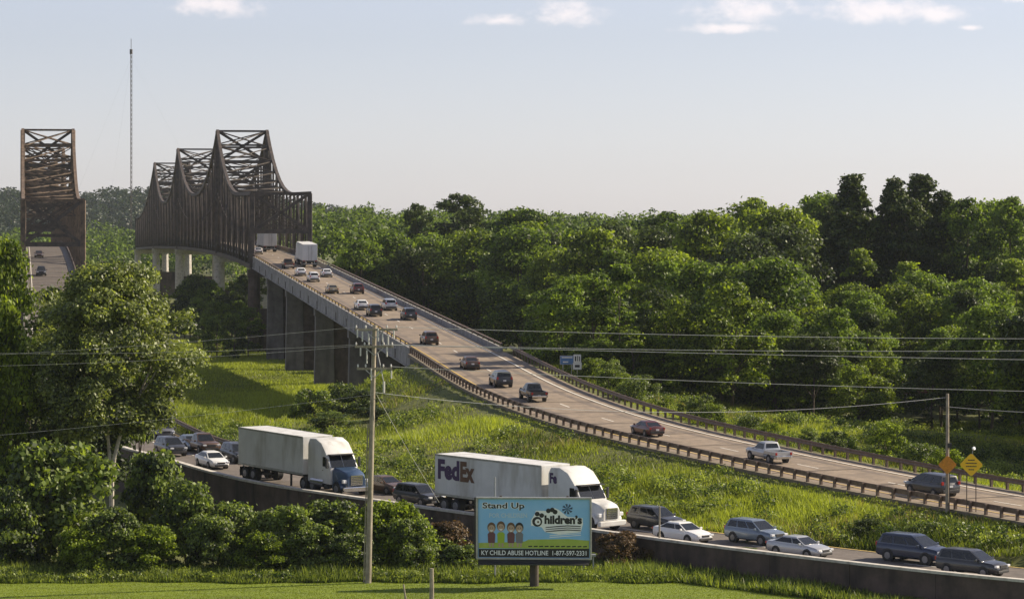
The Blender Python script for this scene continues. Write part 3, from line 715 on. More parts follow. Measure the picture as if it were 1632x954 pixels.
# the forest right of the viaduct
rng = np.random.default_rng(4)
def clear(x, y):
    q = np.array([[x, y]]); oU, iU = UP.near(q); o = oU[0]
    if o < 10 or (o < 30 and 325 < y < 500): return False
    px = CX + x / y * F
    if px < 440: return False
    if 1650 < px < 1990 and 238 < y < 330: return o > 15
    if px > 1720: return False
    if px > 1095 and y < 300: return False
    if px < 1095 and y < 300: return False
    if px <= 1640 and y < 300: return False
    if 600 < px < 700 and y < 450: return False
    if 1400 < px < 1485 and y < 362: return False
    return True
pts = []
for k in range(16000):
    y = 238 + 287 * rng.random() ** 1.15; x = rng.uniform(-40, 110)
    sp = 5.3 + max(0, y - 300) / 90
    if len(pts) and min((x - a) ** 2 + (y - b) ** 2 for a, b in pts) < sp * sp: continue
    if clear(x, y): pts.append((x, y))
pts.sort(key=lambda q: q[1]); pts = pts[:330]
fz = ground_z(np.array(pts))
for (x, y), g in zip(pts, fz):
    k = rng.integers(len(PROTO)); cme, tme = PROTO[k]
    px = CX + x / y * F
    sc = rng.uniform(.84, 1.12) * np.interp(y, [238, 290, 300, 345, 400, 520], [1.0, 1.0, .74, .88, 1.02, 1.14]); lk = rng.random()
    if px > 1270 and y < 425: sc *= .8
    edge = y < (318 if px < 1095 else 330)
    lm, tw = (M['leaf_d'], 'yellowish green') if lk < .3 else ((M['leaf_b'], 'dark green') if lk < .45 else (M['leaf_a'], 'mid green'))
    tree('forest_tree', (x, y, g), cme, tme, lm, tw + ' leafy tree at the front edge of the forest' if edge else tw + ' leafy tree inside the forest right of the viaduct', 'trees at the forest front' if edge else 'trees of the forest', sc, rng.uniform(0, 6.28), sc * rng.uniform(.9, 1.15))
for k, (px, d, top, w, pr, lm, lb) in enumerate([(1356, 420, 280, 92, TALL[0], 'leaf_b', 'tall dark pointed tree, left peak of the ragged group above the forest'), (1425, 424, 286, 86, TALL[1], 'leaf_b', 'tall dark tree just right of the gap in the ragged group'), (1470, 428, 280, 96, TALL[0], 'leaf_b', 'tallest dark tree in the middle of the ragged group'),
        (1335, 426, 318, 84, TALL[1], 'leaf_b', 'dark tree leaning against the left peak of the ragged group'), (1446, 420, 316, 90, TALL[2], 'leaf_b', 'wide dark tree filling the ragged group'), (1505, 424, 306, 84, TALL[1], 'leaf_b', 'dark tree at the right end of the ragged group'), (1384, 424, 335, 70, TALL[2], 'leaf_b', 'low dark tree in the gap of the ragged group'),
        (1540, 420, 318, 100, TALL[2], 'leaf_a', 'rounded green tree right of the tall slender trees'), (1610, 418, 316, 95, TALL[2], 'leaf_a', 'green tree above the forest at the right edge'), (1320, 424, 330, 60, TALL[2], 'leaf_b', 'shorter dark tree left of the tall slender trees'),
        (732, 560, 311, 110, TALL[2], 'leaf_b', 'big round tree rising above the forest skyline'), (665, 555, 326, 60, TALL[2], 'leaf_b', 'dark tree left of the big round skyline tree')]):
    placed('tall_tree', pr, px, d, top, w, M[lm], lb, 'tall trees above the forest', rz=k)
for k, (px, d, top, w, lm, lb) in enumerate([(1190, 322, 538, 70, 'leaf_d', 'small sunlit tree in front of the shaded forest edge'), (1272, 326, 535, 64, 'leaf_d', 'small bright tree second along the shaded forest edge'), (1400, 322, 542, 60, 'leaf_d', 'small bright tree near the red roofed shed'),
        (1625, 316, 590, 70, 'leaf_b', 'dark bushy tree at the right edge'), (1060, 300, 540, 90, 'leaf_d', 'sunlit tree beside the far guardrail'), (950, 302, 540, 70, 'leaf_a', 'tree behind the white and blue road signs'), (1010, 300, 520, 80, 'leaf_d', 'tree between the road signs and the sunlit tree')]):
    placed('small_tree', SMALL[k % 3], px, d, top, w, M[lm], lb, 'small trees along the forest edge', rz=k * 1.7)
# trees seen below the truss bridges
for k in range(26):
    px = 292 + 8.5 * (k % 13) + rng.uniform(-4, 4); d = 590 + 45 * (k // 13) + rng.uniform(-12, 12)
    if 405 < px: continue
    placed('bank_tree', SMALL[k % 3], px, d, rng.uniform(436, 480), rng.uniform(44, 62), M['leaf_a' if k % 3 else 'leaf_b'], 'riverbank tree seen below the right hand truss bridge', 'riverbank trees below the bridge', rz=k)
for k, (px, d, top) in enumerate([(345, 520, 480), (372, 505, 500), (395, 515, 490), (325, 545, 470)]):
    placed('bank_tree', SMALL[k % 3], px, d, top, 50, M['leaf_a'], 'riverbank tree seen below the right hand truss bridge', 'riverbank trees below the bridge', rz=k)

# far woods: one mass each
def wood(name, label, rng, pts, hts, rads, size, per, lm):
    cen, rad, ct = [], [], []
    for (x, y, g), h, r in zip(pts, hts, rads):
        K = 9; d = unit(rng, K) * (rng.random(K) ** .4)[:, None] * .75
        d[:, 2] = np.abs(d[:, 2]) * 1.2 - .35
        cen.append(np.array([x, y, g + h - r * 1.0]) + d * np.array([r, r, r * 1.05])); rad.append(rng.uniform(.3, .5, K) * r); ct.append(np.clip(.42 + .2 * rng.normal() + .1 * rng.normal(size=K), .05, .95))
    cen, rad, ct = np.concatenate(cen), np.concatenate(rad), np.concatenate(ct)
    v, f, t = leaves(rng, cen, rad, per * len(pts), size, ctone=ct)
    tag(link(name, mesh_np(name, v, f, t), lm), label, kind='stuff')
rng = np.random.default_rng(9)
pts2 = []
for k in range(1100):
    y = 515 + 520 * rng.random() ** 1.2; px = rng.uniform(430, 1700); x = X(px, y)
    o, _ = UP.near(np.array([[x, y]]))
    if o[0] < 13: continue
    pts2.append((x, y, 0.0))
h = np.array([19 + 4.5 * rng.random() + np.interp(p[1], [515, 1000], [0, 4.2]) + np.interp(CX + p[0] / p[1] * F, [480, 620, 800, 1000], [3.0, 2.5, 1.0, 0]) * np.interp(p[1], [600, 1000], [0, 1]) for p in pts2])
wood('far_wood', 'continuous far forest canopy on the skyline', rng, pts2, h, rng.uniform(4.2, 6.5, len(pts2)), .8, 170, M['leaf_far'])
# wooded hills across the river
def hill_z(x, y, ridge): return 0
hv, hf = [], []
HX = np.linspace(-800, 60, 60); HYs = [1750, 1850, 1950, 2050, 2150, 2300, 2500, 2900]
def hillh(x, y):
    px = CX + x / y * F
    crest = np.interp(px, [-200, 0, 60, 130, 190, 230, 330, 480, 560, 640], [46, 40, 36, 33, 39, 40, 38, 30, 22, 8]) + 1.5 * math.sin(x * .05)
    t = np.clip((y - 1750) / 550, 0, 1); return crest * t * t * (3 - 2 * t) - 2
for y in HYs:
    for x in HX: hv.append((x * y / 2000, y, hillh(x * y / 2000, y)))
n = len(HX)
for j in range(len(HYs) - 1):
    for i in range(n - 1): hf.append((j * n + i, j * n + i + 1, (j + 1) * n + i + 1, (j + 1) * n + i))
tag(link('hills', mesh_py('hills', hv, hf, True), M['hill']), 'low wooded hills across the river', kind='structure')
pts3 = []
for k in range(1500):
    y = rng.uniform(1760, 2320); px = rng.uniform(-60, 600); x = X(px, y); pts3.append((x, y, hillh(x, y)))
wood('far_wood', 'hazy blue woods on the far hills', rng, pts3, rng.uniform(9, 14, len(pts3)), rng.uniform(6, 9, len(pts3)), 1.9, 60, M['leaf_hill'])
pts4 = [];
for k in range(420):
    y = rng.uniform(1080, 1500); px = rng.uniform(-40, 420); x = X(px, y); pts4.append((x, y, np.interp(y, [1080, 1500], [-1, 7])))
wood('far_wood', 'woods on the opposite riverbank between the two bridges', rng, pts4, rng.uniform(9, 16, len(pts4)), rng.uniform(5, 7.5, len(pts4)), 1.2, 110, M['leaf_far'])

# ------------------------------------------------------------------ grasses (nobody could count them)
def blades(name, label, rng, xyz, hts, width, m, tone, lean=.35):
    n = len(xyz); an = rng.uniform(0, 6.283, n); side = np.stack([np.cos(an), np.sin(an), np.zeros(n)], 1) * (width * (.7 + .6 * rng.random(n)))[:, None]
    top = xyz + np.stack([rng.normal(size=n) * lean * hts, rng.normal(size=n) * lean * hts, hts], 1)
    v = np.stack([xyz - side, xyz + side, top], 1).reshape(-1, 3)
    return tag(link(name, mesh_np(name, v, np.arange(3 * n).reshape(-1, 3), tone), m), label, kind='stuff')
def fnoise(x, y, rng_seed=1):
    r = np.random.default_rng(rng_seed); out = np.zeros_like(x)
    for k in range(7):
        a = r.uniform(0, 6.28); fr = .12 * 1.7 ** k; out += np.sin((x * math.cos(a) + y * math.sin(a)) * fr + r.uniform(0, 6)) * .75 ** k
    return out / 2.2
rng = np.random.default_rng(21)
n = 560000; y = 165 + 160 * rng.random(n) ** 1.1; px = rng.uniform(230, 1660, n); x = (px - CX) / F * y
q = np.stack([x, y], 1); oL, iL = LO.near(q); oU, iU = UP.near(q)
ok = (oL > 4.2) & (((oU < -6.1)) | ((oU > 7.0) & (oU < 60) & ~((y > 284) & (y < 298) & (x > 18)))) & (y < 325)
ok &= (y < 297) | (x > -25)
q = q[ok]; g = ground_z(q); nz = fnoise(q[:, 0], q[:, 1]); ht = np.clip(.36 + .36 * nz + .15 * rng.normal(size=len(q)), .1, 1.1)
roadside = np.clip((np.abs(np.abs(oU[ok]) - 6.2)) / 3, .35, 1); ht *= roadside
keep = rng.random(len(q)) < np.clip(.75 + .35 * nz, .15, 1)
q, g, nz, ht = q[keep], g[keep], nz[keep], ht[keep]
tn = np.clip(.52 + .4 * fnoise(q[:, 0], q[:, 1], 8) + .2 * rng.normal(size=len(q)), 0, 1)
blades('tall_grass', 'tall sunlit yellow green grass on the slope between the highways', rng, np.column_stack([q, g - .03]), ht, .045, M['grass'], tn)
M['dry'] = leaf_mat('dry_grass_stalk', (0.16, 0.12, 0.05), (0.4, 0.33, 0.17), 0.3, 0.0, 0.2)
kk = (fnoise(q[:, 0] * 1.3, q[:, 1] * 1.3, 15) > .45) & (rng.random(len(q)) < .22)
blades('dry_stalks', 'pale dry grass stalks in patches on the slope', rng, np.column_stack([q[kk], g[kk] - .03]), ht[kk] * 1.25, .03, M['dry'], rng.random(kk.sum()))
# weeds: leafy clumps through the grass
n = 7000; y = 170 + 150 * rng.random(n); px = rng.uniform(300, 1660, n); x = (px - CX) / F * y
q = np.stack([x, y], 1); oL, _ = LO.near(q); oU, _ = UP.near(q); ok = (oL > 4.8) & ((oU < -8) | (oU > 9)) & ((y < 285) | (x > -22)) & (fnoise(x, y, 3) > -.05)
q = q[ok]; g = ground_z(q); r_ = .2 + .75 * rng.random(len(q)) ** 2.2; cen = np.column_stack([q, g + r_ * .5])
v, f, t = leaves(rng, cen, r_, 60 * len(q), .15, shell=.7, ctone=np.clip(.45 + .25 * rng.normal(size=len(q)), 0, 1))
tag(link('weeds', mesh_np('weeds', v, f, t), M['weed']), 'leafy weeds dotted through the grass slope', kind='stuff')
# fringe of weeds at the lawn edge
n = 90000; px = rng.uniform(-20, 1500, n); dd = rng.random(n) ** 1.4 * 9; x = (px - CX) / F * 178; y = np.array([lawn_edge(a) for a in x]) + dd
q = np.stack([x, y], 1); oL, _ = LO.near(q); ok = oL < -5.0; q, dd = q[ok], dd[ok]
g = ground_z(q); nz = fnoise(q[:, 0] * 3, q[:, 1] * 2, 5); ht = np.clip(.55 + .35 * nz + .2 * rng.normal(size=len(q)), .12, 1.5) * np.clip(.45 + dd * .35, 0, 1)
blades('tall_grass', 'ragged pale green weeds fringing the lawn below the shrubs', rng, np.column_stack([q, g - .03]), ht, .05, M['weed'], np.clip(.5 + .25 * rng.normal(size=len(q)), 0, 1), .3)
n = 42000; sq = rng.uniform(LO.s_at_y(171), LO.s_at_y(200), n); k_ = sq.astype(int); off = -4.9 - 3.2 * rng.random(n) ** 1.3
q = LO.p[k_, :2] + LO.t[k_] * (sq - k_)[:, None] + LO.r[k_] * off[:, None]; nz = fnoise(q[:, 0] * 2.5, q[:, 1] * 2, 12); g = ground_z(q)
ht = np.clip(.5 + .45 * nz + .22 * rng.normal(size=n), .06, 1.6) * np.interp(q[:, 0], [8, 17, 26], [1, .85, .25])
blades('tall_grass', 'weeds growing at the foot of the dark wall on the right', rng, np.column_stack([q, g - .03]), ht, .05, M['weed'], np.clip(.5 + .3 * rng.normal(size=n), 0, 1), .3)
n = 900; px = rng.uniform(-20, 1480, n); x = (px - CX) / F * 180; y = np.array([lawn_edge(a) for a in x]) + .6 + rng.random(n) ** 1.5 * 7
q = np.stack([x, y], 1); oL, _ = LO.near(q); q = q[oL < -5.2]; g = ground_z(q); r_ = rng.uniform(.2, .6, len(q))
v, f, t = leaves(rng, np.column_stack([q, g + r_ * .5]), r_, 80 * len(q), .13, shell=.7, ctone=np.clip(.5 + .25 * rng.normal(size=len(q)), 0, 1))
tag(link('weeds', mesh_np('weeds', v, f, t), M['weed']), 'leafy weeds along the lawn edge', kind='stuff')
n = 60000; y = 169 + 9 * rng.random(n); px = rng.uniform(-20, 1660, n); x = (px - CX) / F * y
ok = np.array([b < lawn_edge(a) for a, b in zip(x, y)]); q = np.stack([x, y], 1)[ok]
blades('lawn_grass', 'short mown grass blades of the lawn', rng, np.column_stack([q, np.full(len(q), LAWN_Z)]), rng.uniform(.03, .06, len(q)), .02, M['grass_lawn'], np.clip(.5 + .2 * fnoise(q[:, 0] * .6, q[:, 1] * 2, 6) + .15 * rng.normal(size=len(q)), 0, 1), .4)
# floodplain grass beyond the shadow, between the piers
n = 150000; y = 315 + 260 * rng.random(n); px = rng.uniform(255, 640, n); x = (px - CX) / F * y
q = np.stack([x, y], 1); oU, iU = UP.near(q); ok = (oU < 8) & ((oU < -6) | (y > 335)); q = q[ok]; g = ground_z(q); nz = fnoise(q[:, 0], q[:, 1], 4)
blades('tall_grass', 'bright floodplain grass around the viaduct piers', rng, np.column_stack([q, g - .03]), np.clip(.4 + .3 * nz + .1 * rng.normal(size=len(q)), .1, 1), .09, M['grass'], np.clip(.62 + .2 * nz + .15 * rng.normal(size=len(q)), 0, 1), .3)
#__PART2__
# ------------------------------------------------------------------ vehicles
def paint(name, c, rough=0.32, metal=0.0):
    return mat(name, c, rough, metal, var=0.06, scale=1.5, coat=0.5)
PT = {k: paint('paint_' + k, c, r, m_) for k, (c, r, m_) in {
    'white': ((.72, .72, .70), .35, 0), 'silver': ((.42, .43, .44), .35, .4), 'black': ((.012, .012, .014), .3, 0), 'charcoal': ((.035, .036, .04), .35, .2),
    'maroon': ((.10, .022, .016), .35, .1), 'brown': ((.09, .05, .03), .4, .1), 'tan': ((.36, .29, .17), .35, .3), 'steelblue': ((.16, .20, .25), .35, .4), 'navy': ((.02, .03, .06), .3, .2), 'grey': ((.14, .14, .145), .35, .3)}.items()}
PT['truck_white'] = mat('truck_white', (.62, .62, .60), .45, var=.08, scale=.8, dirt=((.25, .22, .17), 1.1, (1, .9, .22), .6))
PT['truck_blue'] = paint('truck_blue', (.03, .06, .12))
M['letter_purple'] = mat('purple_lettering', (.045, .02, .085), .5)
M['letter_dark'] = mat('dark_orange_lettering', (.11, .05, .03), .5)
def text_mesh(body, size, bold=0.0, name='lettering', font_shear=0.0, spacing=1.0):
    cu = bpy.data.curves.new(name, 'FONT'); cu.body = body; cu.size = size; cu.offset = bold; cu.resolution_u = 3; cu.fill_mode = 'FRONT'; cu.space_character = spacing; cu.shear = font_shear
    ob = bpy.data.objects.new(name, cu); COL.objects.link(ob); dg = bpy.context.evaluated_depsgraph_get(); dg.update()
    me = bpy.data.meshes.new_from_object(ob.evaluated_get(dg)); me.name = name
    bpy.data.objects.remove(ob); bpy.data.curves.remove(cu); me.materials.clear(); return me
def fit_text(body, w, h, bold=0.0, name='lettering', spacing=1.0):
    me = text_mesh(body, 1.0, bold, name, spacing=spacing); co = np.array([v.co[:] for v in me.vertices]); lo, hi_ = co.min(0), co.max(0); s = hi_ - lo
    me.transform(Matrix.Diagonal((w / s[0], h / s[1], 1, 1)) @ Matrix.Translation((-lo[0], -lo[1], 0))); return me

def ring(y, hw, zb, zt, cr=.04):
    return [(-hw * .84, y, zb), (-hw * .98, y, zb + .13), (-hw, y, (zb + zt) / 2 + .05), (-hw * .97, y, zt - .1), (-hw * .87, y, zt), (0, y, zt + cr), (hw * .87, y, zt), (hw * .97, y, zt - .1), (hw, y, (zb + zt) / 2 + .05), (hw * .98, y, zb + .13), (hw * .84, y, zb)]
SPEC = {
 'sedan': dict(W=1.84, body=[(-2.42, .74, .40, .80), (-2.32, .92, .30, 1.0), (-1.75, 1, .22, 1.02), (-.9, 1, .2, .97), (.8, 1, .2, .95), (1.3, 1, .2, .93), (2.0, .95, .23, .82), (2.32, .85, .27, .70), (2.43, .68, .36, .60)],
     base=(-1.9, 1.2, .99, .93), roof=(-1.0, .28, 1.45), wheel=.33, ax=(-1.4, 1.42), tail=.86, head=.66, split=(.05,)),
 'suv': dict(W=1.92, body=[(-2.36, .84, .46, 1.0), (-2.28, .97, .36, 1.12), (-1.6, 1, .28, 1.12), (.9, 1, .28, 1.08), (1.3, .99, .28, 1.06), (2.05, .95, .3, .98), (2.34, .86, .34, .84), (2.44, .7, .42, .72)],
     base=(-2.28, 1.3, 1.1, 1.07), roof=(-2.0, .3, 1.74), wheel=.37, ax=(-1.4, 1.45), tail=1.05, head=.82, split=(.15, -1.05)),
 'van': dict(W=1.98, body=[(-2.5, .86, .42, 1.0), (-2.42, .97, .34, 1.1), (-1.6, 1, .24, 1.1), (1.0, 1, .24, 1.05), (1.5, .98, .26, 1.0), (2.2, .92, .3, .88), (2.45, .8, .36, .74), (2.52, .66, .42, .66)],
     base=(-2.44, 1.75, 1.08, 1.0), roof=(-2.25, .45, 1.74), wheel=.34, ax=(-1.55, 1.5), tail=1.15, head=.78, split=(.2, -1.1)),
 'pickup': dict(W=2.0, body=[(-2.88, .94, .56, .80), (-2.8, 1, .48, .82), (-.8, 1, .42, .84), (-.79, 1, .42, 1.16), (1.1, 1, .42, 1.14), (1.45, 1, .42, 1.16), (2.5, .97, .44, 1.1), (2.8, .9, .48, 1.0), (2.9, .78, .54, .86)],
     base=(-.78, 1.4, 1.15, 1.13), roof=(-.55, .5, 1.88), wheel=.4, ax=(-1.75, 1.85), tail=.98, head=.9, split=(.2,))}
CACHE = {}
def quad_on(c0, c1, c2, c3, u0, u1, v0, v1, n, t=.012):
    """pane on the bilinear patch c0 c1 (bottom) c3 c2 (top), raised along n"""
    def q(u, v): return (c0.lerp(c1, u)).lerp(c3.lerp(c2, u), v)
    a = [q(u0, v0), q(u1, v0), q(u1, v1), q(u0, v1)]
    return MB().loft([[p - n * .03 for p in a], [p + n * t for p in a]])
def car_parts(kind):
    if kind in CACHE: return CACHE[kind]
    S = SPEC[kind]; hw = S['W'] / 2; out = []
    mb = MB().loft([ring(y, hw * k, zb, zt) for (y, k, zb, zt) in S['body']])
    out.append(('body', mb.mesh('body', .0, True), 'paint', None))
    y0, y1, zb0, zb1 = S['base']; r0, r1, zr = S['roof']; wb, wt = hw * .90, hw * .70
    B = [Vector((-wb, y0, zb0)), Vector((wb, y0, zb0)), Vector((wb, y1, zb1)), Vector((-wb, y1, zb1))]
    T = [Vector((-wt, r0, zr - .06)), Vector((wt, r0, zr - .06)), Vector((wt, r1, zr - .06)), Vector((-wt, r1, zr - .06))]
    c = Vector((0, (r0 + r1) / 2, zr)); T2 = [c + (p - c) * .82 for p in T]
    for p in T2: p.z = zr
    mb = MB().loft([[p + Vector((0, 0, -.12)) for p in B], B, T, T2]); out.append(('cabin', mb.mesh('cabin', .03, True), 'paint', None))
    def nrm(a, b, c_): return (b - a).cross(c_ - a).normalized()
    n = nrm(B[2], B[3], T[3]);  out.append(('windshield', quad_on(B[2], B[3], T[3], T[2], .05, .95, .08, .93, n).mesh('windshield'), 'glass', None))
    n = nrm(B[0], B[1], T[1]);  out.append(('rear_window', quad_on(B[0], B[1], T[1], T[0], .09, .91, .25 if kind != 'sedan' else .12, .88, n).mesh('rear_window'), 'glass', None))
    cuts = [y0 + .18] + sorted(S['split']) + [y1 - .1]
    L = y1 - y0
    for sd in (1, -1):
        for a, b in zip(cuts, cuts[1:]):
            u0, u1 = (a - y0) / L + .015, (b - y0) / L - .015
            if sd > 0: n = nrm(B[1], B[2], T[2]); m_ = quad_on(B[1], B[2], T[2], T[1], u0, u1, .1, .86, n)
            else: n = nrm(B[3], B[0], T[0]); m_ = quad_on(B[3], B[0], T[0], T[3], 1 - u1, 1 - u0, .1, .86, n)
            out.append(('side_window', m_.mesh('side_window'), 'glass', None))
        out.append(('mirror', MB().box((sd * (hw + .1), y1 - .35, zb1 + .08), (.2, .12, .16)).mesh('mirror', .03), 'paint', None))
        out.append(('tail_lamp', MB().box((sd * hw * .80, S['body'][0][0] + .02, S['tail']), (hw * .2, .12, .16 if kind == 'sedan' else .26)).mesh('tail_lamp', .02), 'tail', None))
        out.append(('headlamp', MB().box((sd * hw * .70, S['body'][-1][0] - .09, S['head']), (hw * .34, .2, .15)).mesh('headlamp', .03), 'lamp', None))
        for ay in S['ax']:
            r = S['wheel']
            arch = MB().tube([(sd * (hw - .3), ay, r + .02), (sd * (hw + .006), ay, r + .02)], r * 1.16, 18); out.append(('wheel_arch', arch.mesh('wheel_arch'), 'trim', None))
            w = MB(); w.tube([(sd * (hw - .24), ay, r), (sd * (hw - .2), ay, r), (sd * (hw - .01), ay, r), (sd * (hw + .025), ay, r)], [r * .93, r, r, r * .93], 18)
            out.append(('wheel', w.mesh('wheel', 0, True), 'tyre', None))
            rm = MB().tube([(sd * (hw), ay, r), (sd * (hw + .035), ay, r)], [r * .64, r * .58], 14)
            out.append(('rim', rm.mesh('rim'), 'rim', 'wheel'))
    yb, yf = S['body'][0][0], S['body'][-1][0]
    out.append(('bumper', MB().box((0, yb - .01, S['body'][0][2] + .1), (hw * 1.62, .16, .24)).mesh('bumper', .04), 'trim' if kind != 'pickup' else 'chrome', None))
    out.append(('bumper', MB().box((0, yf - .04, S['body'][-1][2] + .03), (hw * 1.36, .2, .18)).mesh('bumper', .04), 'trim', None))
    out.append(('grille', MB().box((0, yf - .02, S['head'] - .04), (hw * .8, .1, .14 if kind == 'sedan' else .22)).mesh('grille', .02), 'trim', None))
    out.append(('number_plate', MB().box((0, yb - .04, S['tail'] - (.12 if kind == 'sedan' else .25)), (.32, .06, .16)).mesh('number_plate'), 'plate', None))
    if kind == 'pickup':
        for sd in (1, -1): out.append(('bed_side', MB().box((sd * (hw - .07), -1.84, .98), (.14, 2.05, .34)).mesh('bed_side', .02), 'paint', None))
        out.append(('tailgate', MB().box((0, -2.83, .98), (hw * 1.9, .1, .36)).mesh('tailgate', .02), 'paint', None))
        out.append(('bed_floor', MB().box((0, -1.84, .845), (hw * 1.7, 1.95, .03)).mesh('bed_floor'), 'trim', None))
    CACHE[kind] = out; return out
NAMES = {'sedan': 'car', 'suv': 'suv', 'van': 'minivan', 'pickup': 'pickup_truck'}
def place(o, road, s, off, facing):
    q = road.at(s, off, .025); h, pit = road.heading(s)
    o.location = q; o.rotation_mode = 'XYZ'
    if facing > 0: o.rotation_euler = (pit, 0, h)
    else: o.rotation_euler = (-pit, 0, h + math.pi)
def vehicle(kind, road, px, off, facing, color, label, group, lo=0, hi=None, sc=1.0):
    s = road.find(px, off, lo, hi); o = empty(NAMES[kind]); place(o, road, s, off, facing); o.scale = (sc, sc, sc)
    tag(o, label, {'sedan': 'car', 'suv': 'car', 'van': 'van', 'pickup': 'pickup truck'}[kind], group)
    last = {}
    for (nm, me, mk, par) in car_parts(kind):
        c = link(nm, me, PT[color] if mk == 'paint' else M[mk], last[par] if par else o); last[nm] = c
    return o
GU, GL = 'traffic climbing towards the bridge', 'queue of traffic coming down behind the wall'
T0, T1 = UP.s_at_y(300), S_PORT + 60
UPV = [('sedan', 411, -2.3, 'white', 'white car just inside the left of the truss portal'), ('pickup', 459, -1.9, 'brown', 'brown truck in the left lane before the truss portal'),
  ('sedan', 479, -2.0, 'white', 'white car in the left lane behind the brown truck'), ('suv', 499, -1.7, 'white', 'white hatchback with dark rear window, third car below the brown truck'), ('sedan', 520, 1.9, 'white', 'white car in the right lane below the box trailer'),
  ('sedan', 529, -2.0, 'tan', 'tan gold car in the left lane on the viaduct'), ('suv', 569, 1.6, 'maroon', 'maroon car in the right lane on the viaduct'), ('sedan', 576, -2.0, 'white', 'cream white car in the left lane just left of a black one'),
  ('suv', 596, -1.9, 'black', 'black car right below the cream white car'), ('van', 620, 1.6, 'silver', 'silver minivan in the right lane on the viaduct'), ('suv', 651, 1.7, 'charcoal', 'charcoal car alone in the right lane behind the silver minivan'),
  ('suv', 684, -1.5, 'brown', 'dark brown car near the top of the guardrail'), ('sedan', 749, -1.7, 'brown', 'dark brown sedan beside the start of the guardrail'), ('suv', 798, -1.7, 'charcoal', 'dark square backed car, second above the pickup'),
  ('pickup', 849, -1.6, 'charcoal', 'dark pickup truck beside the guardrail at mid picture'), ('sedan', 1031, -1.4, 'maroon', 'dark maroon sedan half hidden by the guardrail'), ('pickup', 1224, -1.0, 'silver', 'silver white pickup truck partly behind the guardrail'), ('van', 1484, -1.4, 'charcoal', 'dark minivan left of the yellow diamond sign')]
for (k, px, off, col, lb) in UPV: vehicle(k, UP, px, off, 1, col, lb, GU, hi=T1, sc={849: .84, 1031: .84, 1224: .8, 1484: .88}.get(px, .9))
LOV = [('van', 258, 1.6, 'grey', 'grey van behind the first dark car of the queue'), ('pickup', 322, 1.7, 'brown', 'dark brown pickup between the blue grey car and the dark car'), ('suv', 272, -1.6, 'charcoal', 'dark car at the far end of the queue under the tree'), ('sedan', 304, 1.5, 'steelblue', 'blue grey car half hidden behind the first cars of the queue'), ('sedan', 338, -1.9, 'white', 'white car in front of the white trailer'), ('suv', 378, 1.5, 'charcoal', 'dark car directly behind the white trailer'),
  ('sedan', 614, 1.6, 'brown', 'dark brown car right of the tall utility pole'), ('suv', 668, -1.6, 'charcoal', 'dark car behind the lettered trailer'), ('suv', 1046, 1.5, 'charcoal', 'dark car behind the white sedan, just ahead of the white truck'), ('sedan', 1090, -1.9, 'white', 'white sedan alone against the grass slope'),
  ('suv', 1202, 1.2, 'steelblue', 'blue grey car behind the silver sedan'), ('sedan', 1272, -1.9, 'silver', 'silver sedan ahead of the blue grey car'), ('suv', 1458, 1.2, 'navy', 'dark navy car second from the right in the lower queue'), ('suv', 1551, -1.6, 'charcoal', 'dark car at the right end of the lower queue')]
for (k, px, off, col, lb) in LOV: vehicle(k, LO, px, off, -1, col, lb, GL, hi=LO.s_at_y(290), sc={1458: .98}.get(px, .88))
vehicle('sedan', LO, 62, -1.8, -1, 'brown', 'dark car on the rusty bridge approach above the tree', GL, lo=LO.s_at_y(430))
vehicle('suv', LO, 66, -1.8, -1, 'charcoal', 'dark car higher up inside the rusty bridge', GL, lo=LO.s_at_y(560))

